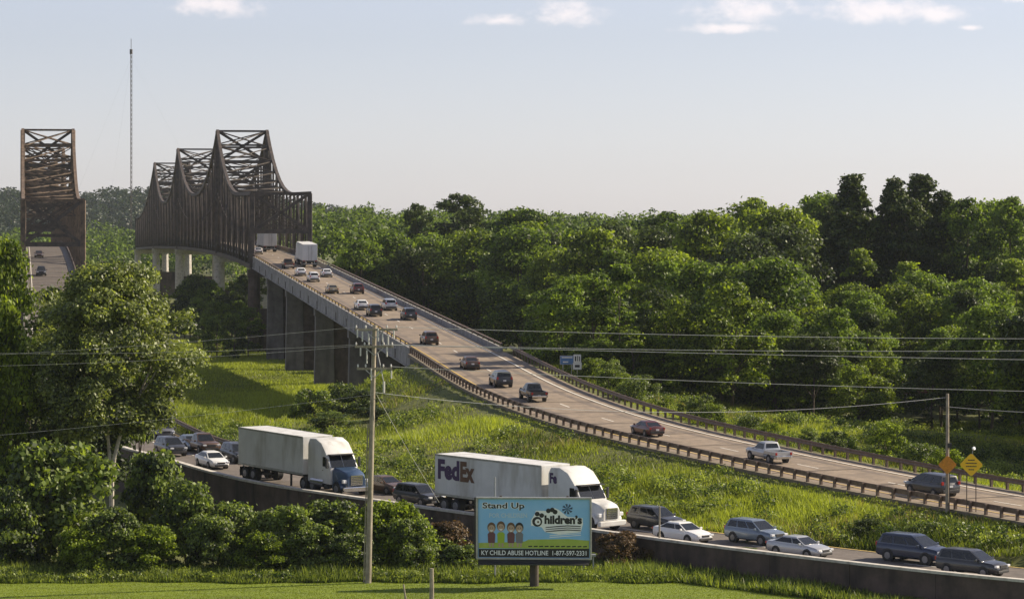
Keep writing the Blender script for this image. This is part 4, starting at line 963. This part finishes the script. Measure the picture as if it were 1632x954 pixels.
def semi(road, s_rear, s_front, off, facing, label, group, hood, cabp, letters=False, total=None):
    """tractor and box trailer; local +Y is forward, the rear of the trailer at y = 0"""
    a, b = road.at(s_rear, off, .02), road.at(s_front, off, .02); d = b - a; tot = d.length
    o = empty('semi_truck', a); o.rotation_euler = (math.atan2(d.z, math.hypot(d.x, d.y)), 0, math.atan2(-d.x, d.y)); tag(o, label, 'truck', group)
    Lt = tot - 5.7; W = 2.58; Wt = PT['truck_white']; H0, H1 = 1.18, 4.02
    box = MB().box((0, Lt / 2, (H0 + H1) / 2), (W, Lt, H1 - H0)).build('trailer_box', Wt, o, bevel=.03)
    for z, h in ((H0 + .03, .16), (H1 - .05, .13)):
        for sd in (1, -1): MB().box((sd * (W / 2 + .012), Lt / 2, z), (.03, Lt - .02, h)).build('side_rail', M['rail_zinc'], box)
    n = int(Lt / 1.22)
    for k in range(1, n):
        for sd in (1, -1): MB().box((sd * (W / 2 + .004), Lt * k / n, (H0 + H1) / 2), (.014, .035, H1 - H0 - .34)).build('side_seam', Wt, box)
    for sd in (1, -1):
        MB().box((sd * .63, -.015, (H0 + H1) / 2), (1.2, .05, H1 - H0 - .16)).build('rear_door', Wt, box)
        MB().box((sd * .25, -.05, 2.4), (.05, .05, 2.5)).build('lock_rod', M['rail_zinc'], box)
        MB().box((sd * 1.05, -.04, H0 - .06), (.4, .06, .12)).build('tail_lamp', M['tail'], o)
    MB().box((0, Lt * .5, H0 - .16), (1.0, Lt - .6, .26)).build('chassis', M['trim'], o)
    mb = MB().box((0, -.02, .62), (2.3, .1, .12))
    for sd in (1, -1): mb.box((sd * .8, -.02, .88), (.1, .08, .5))
    mb.build('underride_bar', M['rail_zinc'], o)
    for sd in (1, -1): MB().box((sd * .75, Lt - 2.6, .62), (.12, .14, 1.1)).build('landing_leg', M['trim'], o)
    cb = Lt + .55                       # back of the sleeper
    prof = [(0, .75), (0, 3.55), (.25, 3.98), (1.15, 4.02), (1.95, 3.72), (2.45, 3.2), (2.72, 2.88), (3.3, 2.0), (3.3, .75)]
    def sec(w, k): return [Vector((w, cb + y, z)) for (y, z) in prof]
    cab = MB().loft([sec(-1.2, 0), sec(1.2, 0)]).build('cab', PT[cabp], o, bevel=.13, smooth=True)
    a0, a1 = Vector((-1.08, cb + 3.3, 2.02)), Vector((1.08, cb + 3.3, 2.02)); b0, b1 = Vector((-1.02, cb + 2.74, 2.86)), Vector((1.02, cb + 2.74, 2.86)); nn = (a0 - a1).cross(b0 - a0).normalized(); nn = nn if nn.y > 0 else -nn
    for (p0, p1, q0, q1) in ((a0, a0.lerp(a1, .485), b0, b0.lerp(b1, .485)), (a0.lerp(a1, .515), a1, b0.lerp(b1, .515), b1)):
        MB().loft([[p0 - nn * .02, p1 - nn * .02, q1 - nn * .02, q0 - nn * .02], [p0 + nn * .02, p1 + nn * .02, q1 + nn * .02, q0 + nn * .02]]).build('windshield', M['glass'], o)
    MB().box((0, cb + 2.95, 2.93), (2.2, .5, .06)).build('sun_visor', M['trim'], o)
    for sd in (1, -1):
        x = sd * 1.205
        v = [(x, cb + 2.2, 2.05), (x, cb + 3.0, 2.05), (x, cb + 2.62, 2.75), (x, cb + 2.2, 2.75)]
        MB().loft([[Vector(p) for p in v], [Vector(p) + Vector((sd * .02, 0, 0)) for p in v]]).build('side_window', M['glass'], o)
        door = MB().box((x, cb + 2.6, 1.55), (.03, .95, .95)).build('door', PT[cabp], o)
        MB().box((x + sd * .02, cb + 2.25, 1.75), (.03, .16, .05)).build('handle', M['chrome'], door)
        MB().box((sd * 1.42, cb + 3.1, 2.35), (.14, .16, .75)).build('mirror', M['trim'], o, bevel=.03)
        MB().bar((sd * 1.2, cb + 3.1, 2.6), (sd * 1.42, cb + 3.1, 2.6), .05, .05).build('mirror_arm', M['chrome'], o)
        MB().tube([(sd * 1.0, cb + .5, .78), (sd * 1.0, cb + 2.3, .78)], .33, 14).build('fuel_tank', M['chrome'], o)
        MB().box((sd * 1.05, cb + 2.7, .6), (.3, .6, .25)).build('step', M['trim'], o)
    # hood
    def hs(y, w, z0, z1): return [(-w, y, z0), (-w, y, z1 - .22), (-w * .8, y, z1), (w * .8, y, z1), (w, y, z1 - .22), (w, y, z0)]
    hd = MB().loft([hs(cb + 3.28, 1.02, .75, 2.02), hs(cb + 4.1, .98, .75, 1.9), hs(cb + 4.8, .86, .75, 1.72), hs(cb + 5.05, .74, .75, 1.5)]).build('hood', PT[hood], o, smooth=True)
    MB().box((0, cb + 5.05, 1.2), (1.0, .08, .72)).build('grille', M['chrome'], hd)
    for k in range(5): MB().box((0, cb + 5.1, .95 + k * .12), (.9, .03, .05)).build('grille_bar', M['trim'], hd)
    for sd in (1, -1):
        f_ = MB().loft([[Vector((sd * (.7 + t), cb + 4.15 + .62 * math.cos(an), .55 + .62 * math.sin(an))) for t in (0, .5)] + [Vector((sd * (.7 + t), cb + 4.15 + .54 * math.cos(an), .55 + .54 * math.sin(an))) for t in (.5, 0)] for an in np.linspace(0, math.pi, 9)])
        f_.build('fender', PT[hood], o)
        MB().box((sd * .95, cb + 4.88, 1.12), (.34, .22, .26)).build('headlamp', M['lamp'], o, bevel=.05)
    MB().box((0, cb + 5.08, .55), (2.35, .28, .36)).build('bumper', M['chrome'] if hood == 'truck_blue' else PT[hood], o, bevel=.06)
    ys = [.95, 2.2, cb - .6, cb + .7, cb + 4.15]
    for y in ys:
        for sd in (1, -1):
            xo = sd * 1.24; r = .51
            w = MB().tube([(xo - sd * .52 if y != ys[-1] else xo - sd * .3, y, r), (xo - sd * .04, y, r), (xo, y, r)], [r, r, r * .92], 18).build('wheel', M['tyre'], o, smooth=True)
            MB().tube([(xo - sd * .02, y, r), (xo + sd * .015, y, r)], [r * .6, r * .5], 14).build('rim', M['rim'], w)
        MB().box((0, y, .51), (2.0, .14, .14)).build('axle', M['trim'], o)
    for sd in (1, -1): MB().box((sd * .98, .25, .62), (.6, .03, .7)).build('mud_flap', M['trim'], o)
    if letters:
        tm = Matrix(((0, 0, 1, W / 2 + .014), (1, 0, 0, 0), (0, 1, 0, 0), (0, 0, 0, 1)))
        for (t, y, w, m_) in (('Fed', .35, 2.35, M['letter_purple']), ('Ex', 2.78, 1.55, M['letter_dark'])):
            me = fit_text(t, w, 1.42, .05, 'lettering'); me.transform(Matrix.Translation((0, y, 2.28)) @ tm); link('lettering', me, m_, box)
        me = fit_text('Fe', .72, .72, .05, 'lettering'); tm2 = tm.copy(); tm2[0][3] = 1.206
        me.transform(Matrix.Translation((0, cb + .2, 2.9)) @ tm2); link('lettering', me, M['letter_purple'], cab)
    return o
lo_hi = LO.s_at_y(290)
semi(LO, LO.find(716, -1.7, 0, lo_hi), LO.find(978, -1.7, 0, lo_hi), -1.7, -1, 'white semi truck with big dark lettering on its trailer, behind the billboard', GL, 'truck_white', 'truck_white', True)
semi(LO, LO.find(402, -1.7, 0, lo_hi), LO.find(570, -1.7, 0, lo_hi), -1.7, -1, 'white semi truck with a dark blue hood left of the tall pole', GL, 'truck_blue', 'truck_white')
s = UP.find(434, 1.6, T0, T1 + 60); semi(UP, s, s + 20, 1.2, 1, 'white semi trailer inside the portal of the right hand bridge', GU, 'truck_white', 'truck_white')
s = UP.find(492, 2.0, T0, T1); semi(UP, s, s + 16, 2.2, 1, 'pale box trailer in the right lane just before the portal', GU, 'truck_white', 'truck_white')

# ------------------------------------------------------------------ billboard
M['print_blue'] = mat('printed_blue', (.2, .47, .8), .5, col2=(.32, .56, .84), scale=.5)
M['print_green'] = mat('printed_green', (.3, .42, .05), .5, col2=(.42, .5, .1), scale=1.5)
for k, c in {'print_black': (.012, .012, .014), 'print_white': (.85, .86, .86), 'print_skin': (.45, .32, .24), 'print_brown': (.12, .06, .03), 'print_lime': (.32, .45, .03), 'print_maroon': (.14, .05, .06), 'print_grey': (.18, .18, .2), 'print_lightblue': (.45, .6, .75)}.items(): M[k] = mat(k, c, .5, var=.04)
def billboard():
    d = 175.6; c = P(851, 888, d); g = gz(c.x, d); W, Hh = 178 / F * d, 94 / F * d
    o = empty('billboard', (c.x, d, g), math.radians(-3)); tag(o, 'billboard reading Stand Up with four printed children, on one dark post', 'billboard')
    zb = c.z - g; x0 = -W / 2
    panel = MB().box((0, 0, zb + Hh / 2), (W, .22, Hh)).build('panel', M['print_blue'], o)
    fr = M['rail_zinc']
    for (cx, cz, w, h) in ((0, zb + Hh + .04, W + .24, .1), (0, zb - .04, W + .24, .1)): MB().box((cx, -.03, cz), (w, .34, h)).build('frame', fr, o)
    for sx in (-1, 1): MB().box((sx * (W / 2 + .06), -.03, zb + Hh / 2), (.1, .34, Hh - .02)).build('frame', fr, o)
    MB().box((-W / 2 - .2, .25, zb + Hh / 2), (.1, .3, Hh + .1)).build('back_stringer', M['trim'], o)
    cat = MB().box((0, -.35, zb - .34), (W * .98, .7, .08)).build('catwalk', M['trim'], o)
    MB().box((0, .05, zb - .2), (W, .3, .26)).build('apron', M['trim'], o)
    MB().tube([(0, .35, -.8), (0, .35, zb + Hh * .6)], .28, 14).build('post', M['steel_dark'], o)
    for sx in (-.3, .3): MB().box((sx * W, .28, zb + Hh / 2), (.14, .2, Hh + .3)).build('upright', M['steel_dark'], o)
    def shape(pts, m_, layer, name='print'):
        y = -.112 - .004 * layer; v = [Vector((x0 + a * W, y, zb + b * Hh)) for a, b in pts]
        n = len(v); me = mesh_py(name, v, [tuple(range(n))]); return link(name, me, m_, panel)
    def ell(a, b, ra, rb, m_, layer, n=18, a0=0, a1=2 * math.pi):
        return shape([(a + ra * math.cos(a0 + (a1 - a0) * k / n), b + rb * math.sin(a0 + (a1 - a0) * k / n)) for k in range(n + (a1 - a0 < 6.2))], m_, layer)
    def txt(t, a, b, w, h, m_, layer, bold=.0):
        me = fit_text(t, w * W, h * Hh, bold); y = -.112 - .004 * layer
        me.transform(Matrix(((1, 0, 0, x0 + a * W), (0, 0, -1, y), (0, 1, 0, zb + b * Hh), (0, 0, 0, 1)))); link('lettering', me, m_, panel)
    shape([(.005, .16), (.995, .16), (.995, .30), (.8, .325), (.45, .31), (.42, .28), (.2, .26), (.005, .25)], M['print_green'], 1)
    shape([(.005, .01), (.995, .01), (.995, .165), (.005, .15)], M['print_black'], 2)
    txt('KY CHILD ABUSE HOTLINE  1-877-597-2331', .03, .045, .94, .08, M['print_white'], 3, .012)
    txt('Stand Up', .035, .80, .385, .14, M['print_white'], 1, .075); txt('Stand Up', .04, .805, .375, .13, M['print_black'], 2, .02)
    txt('FOR CHILDREN', .10, .68, .34, .075, M['print_lightblue'], 1, .03)
    for k in range(11): shape([(.45 + k * .049, .185), (.485 + k * .049, .19), (.485 + k * .049, .21), (.45 + k * .049, .205)], M['print_black'], 3)
    # four plain children standing in a row
    for k, (a, hair, top) in enumerate(((.12, 'print_brown', 'print_maroon'), (.205, 'print_brown', 'print_lime'), (.295, 'print_brown', 'print_maroon'), (.37, 'print_black', 'print_grey'))):
        hd = .50 + (.02 if k == 1 else 0)
        ell(a, hd + .015, .037, .085, M[hair], 3); ell(a, hd - .01, .03, .066, M['print_skin'], 4)
        ell(a, hd - .035, .014, .02, M['print_white'], 5, a0=math.pi, a1=2 * math.pi)
        for sx in (-1, 1): ell(a + sx * .011, hd + .005, .004, .009, M['print_black'], 5, 8)
        shape([(a - .03, .25), (a + .03, .25), (a + .034, .40), (a + .018, .435), (a - .018, .435), (a - .034, .40)], M[top], 4)
        for sx in (-1, 1): shape([(a + sx * .014 - .008, .185), (a + sx * .014 + .008, .185), (a + sx * .014 + .008, .25), (a + sx * .014 - .008, .25)], M['print_skin'], 4)
    # emblem: round lettered mark, word, waves, pinwheel
    shape([(.475, .55), (.57, .52), (.6, .44), (.72, .40), (.92, .44), (.94, .58), (.935, .68), (.8, .70), (.72, .82), (.68, .85), (.61, .80), (.52, .80), (.5, .72), (.475, .64)], M['print_white'], 1)
    ell(.53, .615, .045, .085, M['print_black'], 2); ell(.535, .61, .026, .05, M['print_white'], 3); ell(.538, .61, .009, .018, M['print_brown'], 4)
    txt('hildren’s', .595, .575, .335, .15, M['print_black'], 3, .05)
    for (a, b) in ((.53, .745), (.57, .72), (.63, .80), (.665, .815), (.69, .78)): ell(a, b, .022, .04, M['print_black'], 2, 12)
    for k in range(3): 
        b = .525 - k * .035; shape([(.60, b - .015), (.7, b), (.8, b + .015), (.92, b + .005), (.92, b + .02), (.8, b + .032), (.7, b + .017), (.61, b)], M['print_black' if k != 1 else 'print_grey'], 4)
    for k in range(2):
        b = .385 - k * .03; shape([(.64, b - .01), (.75, b + .004), (.92, b + .03), (.92, b + .04), (.75, b + .016), (.64, b)], M['print_white'], 1)
    for k in range(8):
        an = k * math.pi / 4 + .2; a, b = .80, .83; r1, r2 = .045, .085
        shape([(a, b), (a + r1 * math.cos(an - .25), b + r2 * math.sin(an - .25)), (a + r1 * 1.1 * math.cos(an + .2), b + r2 * 1.1 * math.sin(an + .2))], M['print_navy'] if 'print_navy' in M else M['print_grey'], 2)
M['print_navy'] = mat('print_navy', (.03, .06, .12), .5)
billboard()

# ------------------------------------------------------------------ poles, wires, signs
def utility_pole():
    d = 177.5; x = X(586, d); g = gz(x, d) ; o = empty('utility_pole', (x, d, g)); tag(o, 'tall weathered wooden utility pole with two crossarms, standing on the lawn edge', 'utility pole')
    top = ZZ(518, d) - g; lean = X(597, d) - x
    q = lambda px, py, dy=0: P(px, py, d) + Vector((-x, -d + dy, -g))
    MB().tube([(0, 0, -.8), (lean * .5, 0, top * .5), (lean, 0, top)], [.2, .17, .13], 10).build('pole', M['wood'], o, smooth=True)
    for (py, x0, x1) in ((525, 566, 634), (552, 566, 627), (587, 569, 625)):
        a = MB().box(((q(x0, py).x + q(x1, py).x) / 2, -.16, q(597, py).z), ((x1 - x0) / F * d, .12, .14)).build('crossarm', M['wood'], o)
        for t in (.03, .25, .75, .97):
            p = q(x0 + (x1 - x0) * t, py); MB().tube([(p.x, -.16, p.z + .07), (p.x, -.16, p.z + .16), (p.x, -.16, p.z + .2), (p.x, -.16, p.z + .28)], [.02, .06, .05, .03], 8).build('insulator', M['ceramic'], a)
        for sx in (-1, 1): MB().bar((q(597, py).x, -.14, q(597, py + 14).z), (q(597 + sx * 14, py).x, -.14, q(597, py + 2).z), .05, .05).build('brace', M['rail_zinc'], o)
    for (px, py, h) in ((588, 540, .7), (578, 536, .6), (619, 541, .6), (610, 538, .5), (585, 568, .8), (624, 596, .5), (570, 531, .5), (603, 533, .8), (628, 532, .5), (575, 560, .5), (617, 560, .6), (592, 596, .7)):
        p = q(px, py); MB().tube([(p.x, -.28, p.z - h / 2), (p.x, -.28, p.z + h / 2)], .045, 8).build('cutout', M['ceramic'], o)
    MB().tube([q(602, 562, -.2), q(607, 585, -.2), q(611, 606, -.2)], .03, 6).build('conduit', M['rail_zinc'], o)
    MB().tube([q(612, 607, -.2), q(612, 625, -.2)], .07, 8).build('cable_riser', M['ceramic'], o)
    MB().tube([(-.24, -.02, 0), (lean * .55 - .22, -.02, top * .62)], .04, 6).build('riser_pipe', M['wood'], o)
utility_pole()
def wire(p, q, sag, label, r=.014, n=24):
    pts = []
    for k in range(n + 1):
        t = k / n; a = p.lerp(q, t); a.z -= sag * 4 * t * (1 - t); pts.append(a - p)
    o = MB().tube(pts, r, 5).build('power_line', M['wire']); o.location = p; tag(o, label, 'wire', 'wires from the tall utility pole')
dp = 177.3
wire(P(634, 521, dp), P(1900, 539, 176), .25, 'topmost wire running right across the forest')
wire(P(627, 549, dp), P(1900, 556, 176), .25, 'second wire from the top running right across the forest')
wire(P(605, 549, dp), P(1900, 577, 176), .1, 'third wire from the top running right across the forest')
wire(P(625, 584, dp), P(1900, 628, 176), .25, 'lowest of the four level wires running right')
wire(P(567, 521, dp), P(-150, 572, 179), .2, 'topmost wire running left in front of the big tree', r=.006)
wire(P(567, 549, dp), P(-150, 560, 179), .3, 'second wire running left in front of the big tree', r=.006)
wire(P(590, 549, dp), P(-150, 585, 179), .3, 'third wire running left in front of the big tree', r=.006)
wire(P(598, 625, dp), P(1507, 633, 191), 1.1, 'sagging cable between the tall pole and the short pole')
wire(P(1513, 648, 191), P(1750, 660, 186), .1, 'cable leaving the short pole to the right')
wire(P(596, 628, dp), P(-150, 705, 182), .2, 'low cable from the tall pole to the left', r=.006)
wire(P(600, 628, dp), P(700, 800, 186), .1, 'slack guy wire right of the tall pole')
def short_pole():
    d = 191; x = X(1510, d); g = gz(x, d); o = empty('utility_pole', (x, d, g)); tag(o, 'short grey utility pole beside the guardrail, left of the yellow sign', 'utility pole')
    MB().tube([(0, 0, -.6), (0, 0, ZZ(627, d) - g)], [.14, .1], 10).build('pole', M['wood'], o)
    MB().box((.12, -.12, ZZ(709, d) - g), (.25, .2, .3)).build('junction_box', M['trim'], o)
short_pole()
M['sign_yellow'] = mat('sign_yellow', (.95, .58, .01), .45, var=.03)
M['sign_orange'] = mat('sign_orange', (.6, .24, .012), .5, var=.25, scale=6)
def diamond(px, py, d, half, name, label, m_, posts, lines, beacon=False):
    c = P(px, py, d); g = gz(c.x, d); o = empty(name, (c.x, d, g), math.radians(-8)); tag(o, label, 'sign'); zc = c.z - g
    r = half / F * d
    pts = []
    for k in range(4):
        an = k * math.pi / 2; 
        for e in (-.1, .1): pts.append((math.cos(an + e) * r * (1 - .04), math.sin(an + e) * r * (1 - .04)))
    MB().loft([[(a, -.06, zc + b) for a, b in pts], [(a, -.03, zc + b) for a, b in pts]]).build('plate', m_, o)
    bl = [(a * .9, b * .9) for a, b in pts]; 
    for k, w in enumerate(lines):
        z = zc + r * (.42 - .28 * k)
        mb = MB(); x = -w * r
        while x < w * r - .02:
            l = min(R.uniform(.05, .12), w * r - x); mb.box((x + l / 2, -.066, z), (l * .8, .008, .07)); x += l
        mb.build('legend', M['trim'], o)
    for sx in posts: MB().box((sx, 0, (zc - r * .1 - .5) / 2), (.06, .06, zc - r * .1 + .5)).build('post', M['rail_rust'], o)
    if beacon:
        MB().bar((.05, -.02, zc + r * .9), (.12, -.02, zc + r + .25), .05, .05).build('bracket', M['rail_zinc'], o)
        MB().tube([(.12, -.1, zc + r + .32), (.2, -.18, zc + r + .36)], .12, 10).build('beacon', M['lamp'], o)
diamond(1548, 740, 190, 18, 'warning_sign', 'yellow diamond warning sign with four lines of lettering on two posts', M['sign_yellow'], (-.3, .3), (.3, .5, .48, .25), True)
diamond(1510, 740, 190.6, 14.5, 'warning_sign', 'faded orange brown sign fixed to the short utility pole', M['sign_orange'], (.12,), ())
def panel_sign(px0, px1, py0, py1, d, name, label, m_, off, marks):
    g0 = P((px0 + px1) / 2, py1, d); g = gz(g0.x, d); o = empty(name, (g0.x, d, g)); tag(o, label, 'sign')
    w = (px1 - px0) / F * d; zb, zt = ZZ(py1, d) - g, ZZ(py0, d) - g
    MB().box((0, -.05, (zb + zt) / 2), (w, .04, zt - zb)).build('plate', m_, o)
    MB().box((0, -.05, (zb + zt) / 2), (w + .08, .03, zt - zb + .08)).build('border', M['rail_zinc'], o)
    for (a, b, c, e, mk) in marks: MB().box(((a + c) / 2 * w, -.078, zb + (b + e) / 2 * (zt - zb)), (abs(c - a) * w, .01, (e - b) * (zt - zb))).build('legend', mk, o)
    for sx in off: MB().box((sx * w, 0, zb / 2 - .3), (.08, .08, zb + .6)).build('post', M['rail_zinc'], o)
M['sign_blue'] = mat('sign_blue', (.06, .16, .34), .5, var=.2, scale=5)
M['sign_white'] = mat('sign_white', (.62, .62, .55), .5, var=.08)
panel_sign(893, 914, 567, 580, 292, 'road_sign', 'small blue rectangular road sign behind the far barrier', M['sign_blue'], (-.3, .35), [(-.4, .75, .42, .9, M['sign_white']), (-.3, .2, .1, .35, M['sign_white'])])
panel_sign(914.5, 925.5, 565, 577, 290.5, 'road_sign', 'upper white route marker sign right of the blue sign', M['sign_white'], (0,), [(-.35, .15, -.15, .8, M['trim']), (.0, .15, .12, .85, M['trim']), (.25, .15, .38, .8, M['trim'])])
panel_sign(913.5, 926.5, 578, 588, 290, 'road_sign', 'lower white plaque under the route marker sign', M['sign_white'], (), [(-.3, .3, .3, .7, M['trim'])])
def thin_post(px, py0, py1, d, r, name, label, m_, cat='post', lean=0):
    a = P(px, py0, d); b = P(px + lean, py1, d); g = gz(b.x, d); b.z = min(b.z, g); o = MB().tube([a - b, Vector((0, 0, 0)), Vector((0, 0, -.3))], [r * .8, r, r], 8).build(name, m_); o.location = b; tag(o, label, cat)
thin_post(1051, 806, 905, 184, .07, 'marker_post', 'thin grey post in front of the wall below the white sedan', M['wood'])
thin_post(789, 760, 890, 178, .06, 'marker_post', 'thin pole rising above the top edge of the billboard', M['rail_zinc'])
thin_post(688, 905, 954, 170, .14, 'fence_post', 'thick wooden stake on the lawn left of the billboard post', M['wood'])
thin_post(643, 930, 958, 170, .06, 'fence_post', 'thin leaning stake on the lawn', M['wood'], lean=4)
def cabinet():
    d = 181; p = P(938, 905, d); g = gz(p.x, d); o = empty('utility_cabinet', (p.x, d, g)); tag(o, 'small pale utility platform on posts right of the billboard', 'utility box')
    z = ZZ(884, d) - g; MB().box((0, 0, z), (.9, .5, .12)).build('top', M['rail_zinc'], o)
    for sx in (-.3, .3): MB().box((sx, 0, z / 2 - .1), (.09, .09, z + .1)).build('leg', M['rail_zinc'], o)
cabinet()
def shed():
    d = 350; p = P(1446, 668, d); g = gz(p.x, d); o = empty('shed', (p.x, d, g), .15); tag(o, 'low shed with a dull red roof in the clearing at the forest edge', 'building')
    W, D, Hh = 5.0, 4.0, 2.0
    MB().box((0, 0, Hh / 2), (W, D, Hh)).build('wall', M['concrete'], o)
    mb = MB(); a = [(-W / 2 - .3, -D / 2 - .3, Hh), (W / 2 + .3, -D / 2 - .3, Hh), (W / 2 + .3, D / 2 + .3, Hh), (-W / 2 - .3, D / 2 + .3, Hh), (-W / 2 - .3, 0, Hh + 1.1), (W / 2 + .3, 0, Hh + 1.1)]
    mb.add(a, [(0, 1, 5, 4), (2, 3, 4, 5), (0, 4, 3), (1, 2, 5), (0, 3, 2, 1)]).build('roof', mat('red_roofing', (.16, .045, .03), .8), o)
    MB().box((-1.2, -D / 2 - .02, .95), (.9, .06, 1.9)).build('door', M['trim'], o); MB().box((1, -D / 2 - .02, 1.2), (.9, .06, .8)).build('window', M['glass'], o)
shed()
def mast():
    d = 1500; p = P(209, 330, d); o = empty('radio_mast', (p.x, d, 0)); tag(o, 'tall thin radio mast rising behind the bridges', 'mast'); top = ZZ(62, d)
    m_ = M['steel_dark']; r = .45
    for k in range(3):
        an = k * 2.094; MB().bar((r * math.cos(an), r * math.sin(an), 0), (r * math.cos(an), r * math.sin(an), top - 6), .22, .22).build('leg', m_, o)
    mb = MB(); z = 0; k = 0
    while z < top - 8:
        for j in range(3):
            a, b = j * 2.094, (j + 1) * 2.094
            mb.bar((r * math.cos(a), r * math.sin(a), z), (r * math.cos(b), r * math.sin(b), z + 2.5), .1, .1)
        z += 2.5
    tag(mb.build('lattice', m_, o), kind='stuff')
    MB().tube([(0, 0, top - 7), (0, 0, top)], .14, 8).build('antenna', m_, o)
    MB().tube([(0, 0, top - 8), (0, 0, top - 5.5)], .75, 10).build('beacon', m_, o)
    for k in range(3):
        an = k * 2.094 + .4; MB().bar((0, 0, top - 10), (60 * math.cos(an), 60 * math.sin(an), 0), .02, .02).build('guy_wire', m_, o)
mast()

# ------------------------------------------------------------------ haze: one closed box of even, pale air round everything
hz = bpy.data.materials.new('haze_air'); hz.use_nodes = True; nt = hz.node_tree; nt.nodes.clear()
ho = nt.nodes.new('ShaderNodeOutputMaterial'); pv = nt.nodes.new('ShaderNodeVolumePrincipled')
pv.inputs['Color'].default_value = (.8, .9, 1, 1); pv.inputs['Density'].default_value = .00004; pv.inputs['Anisotropy'].default_value = .2
nt.links.new(pv.outputs[0], ho.inputs['Volume'])
o = MB().box((0, 1500, 55), (7900, 4700, 140)).build('haze', hz); tag(o, 'thin pale air over the whole valley', kind='stuff')
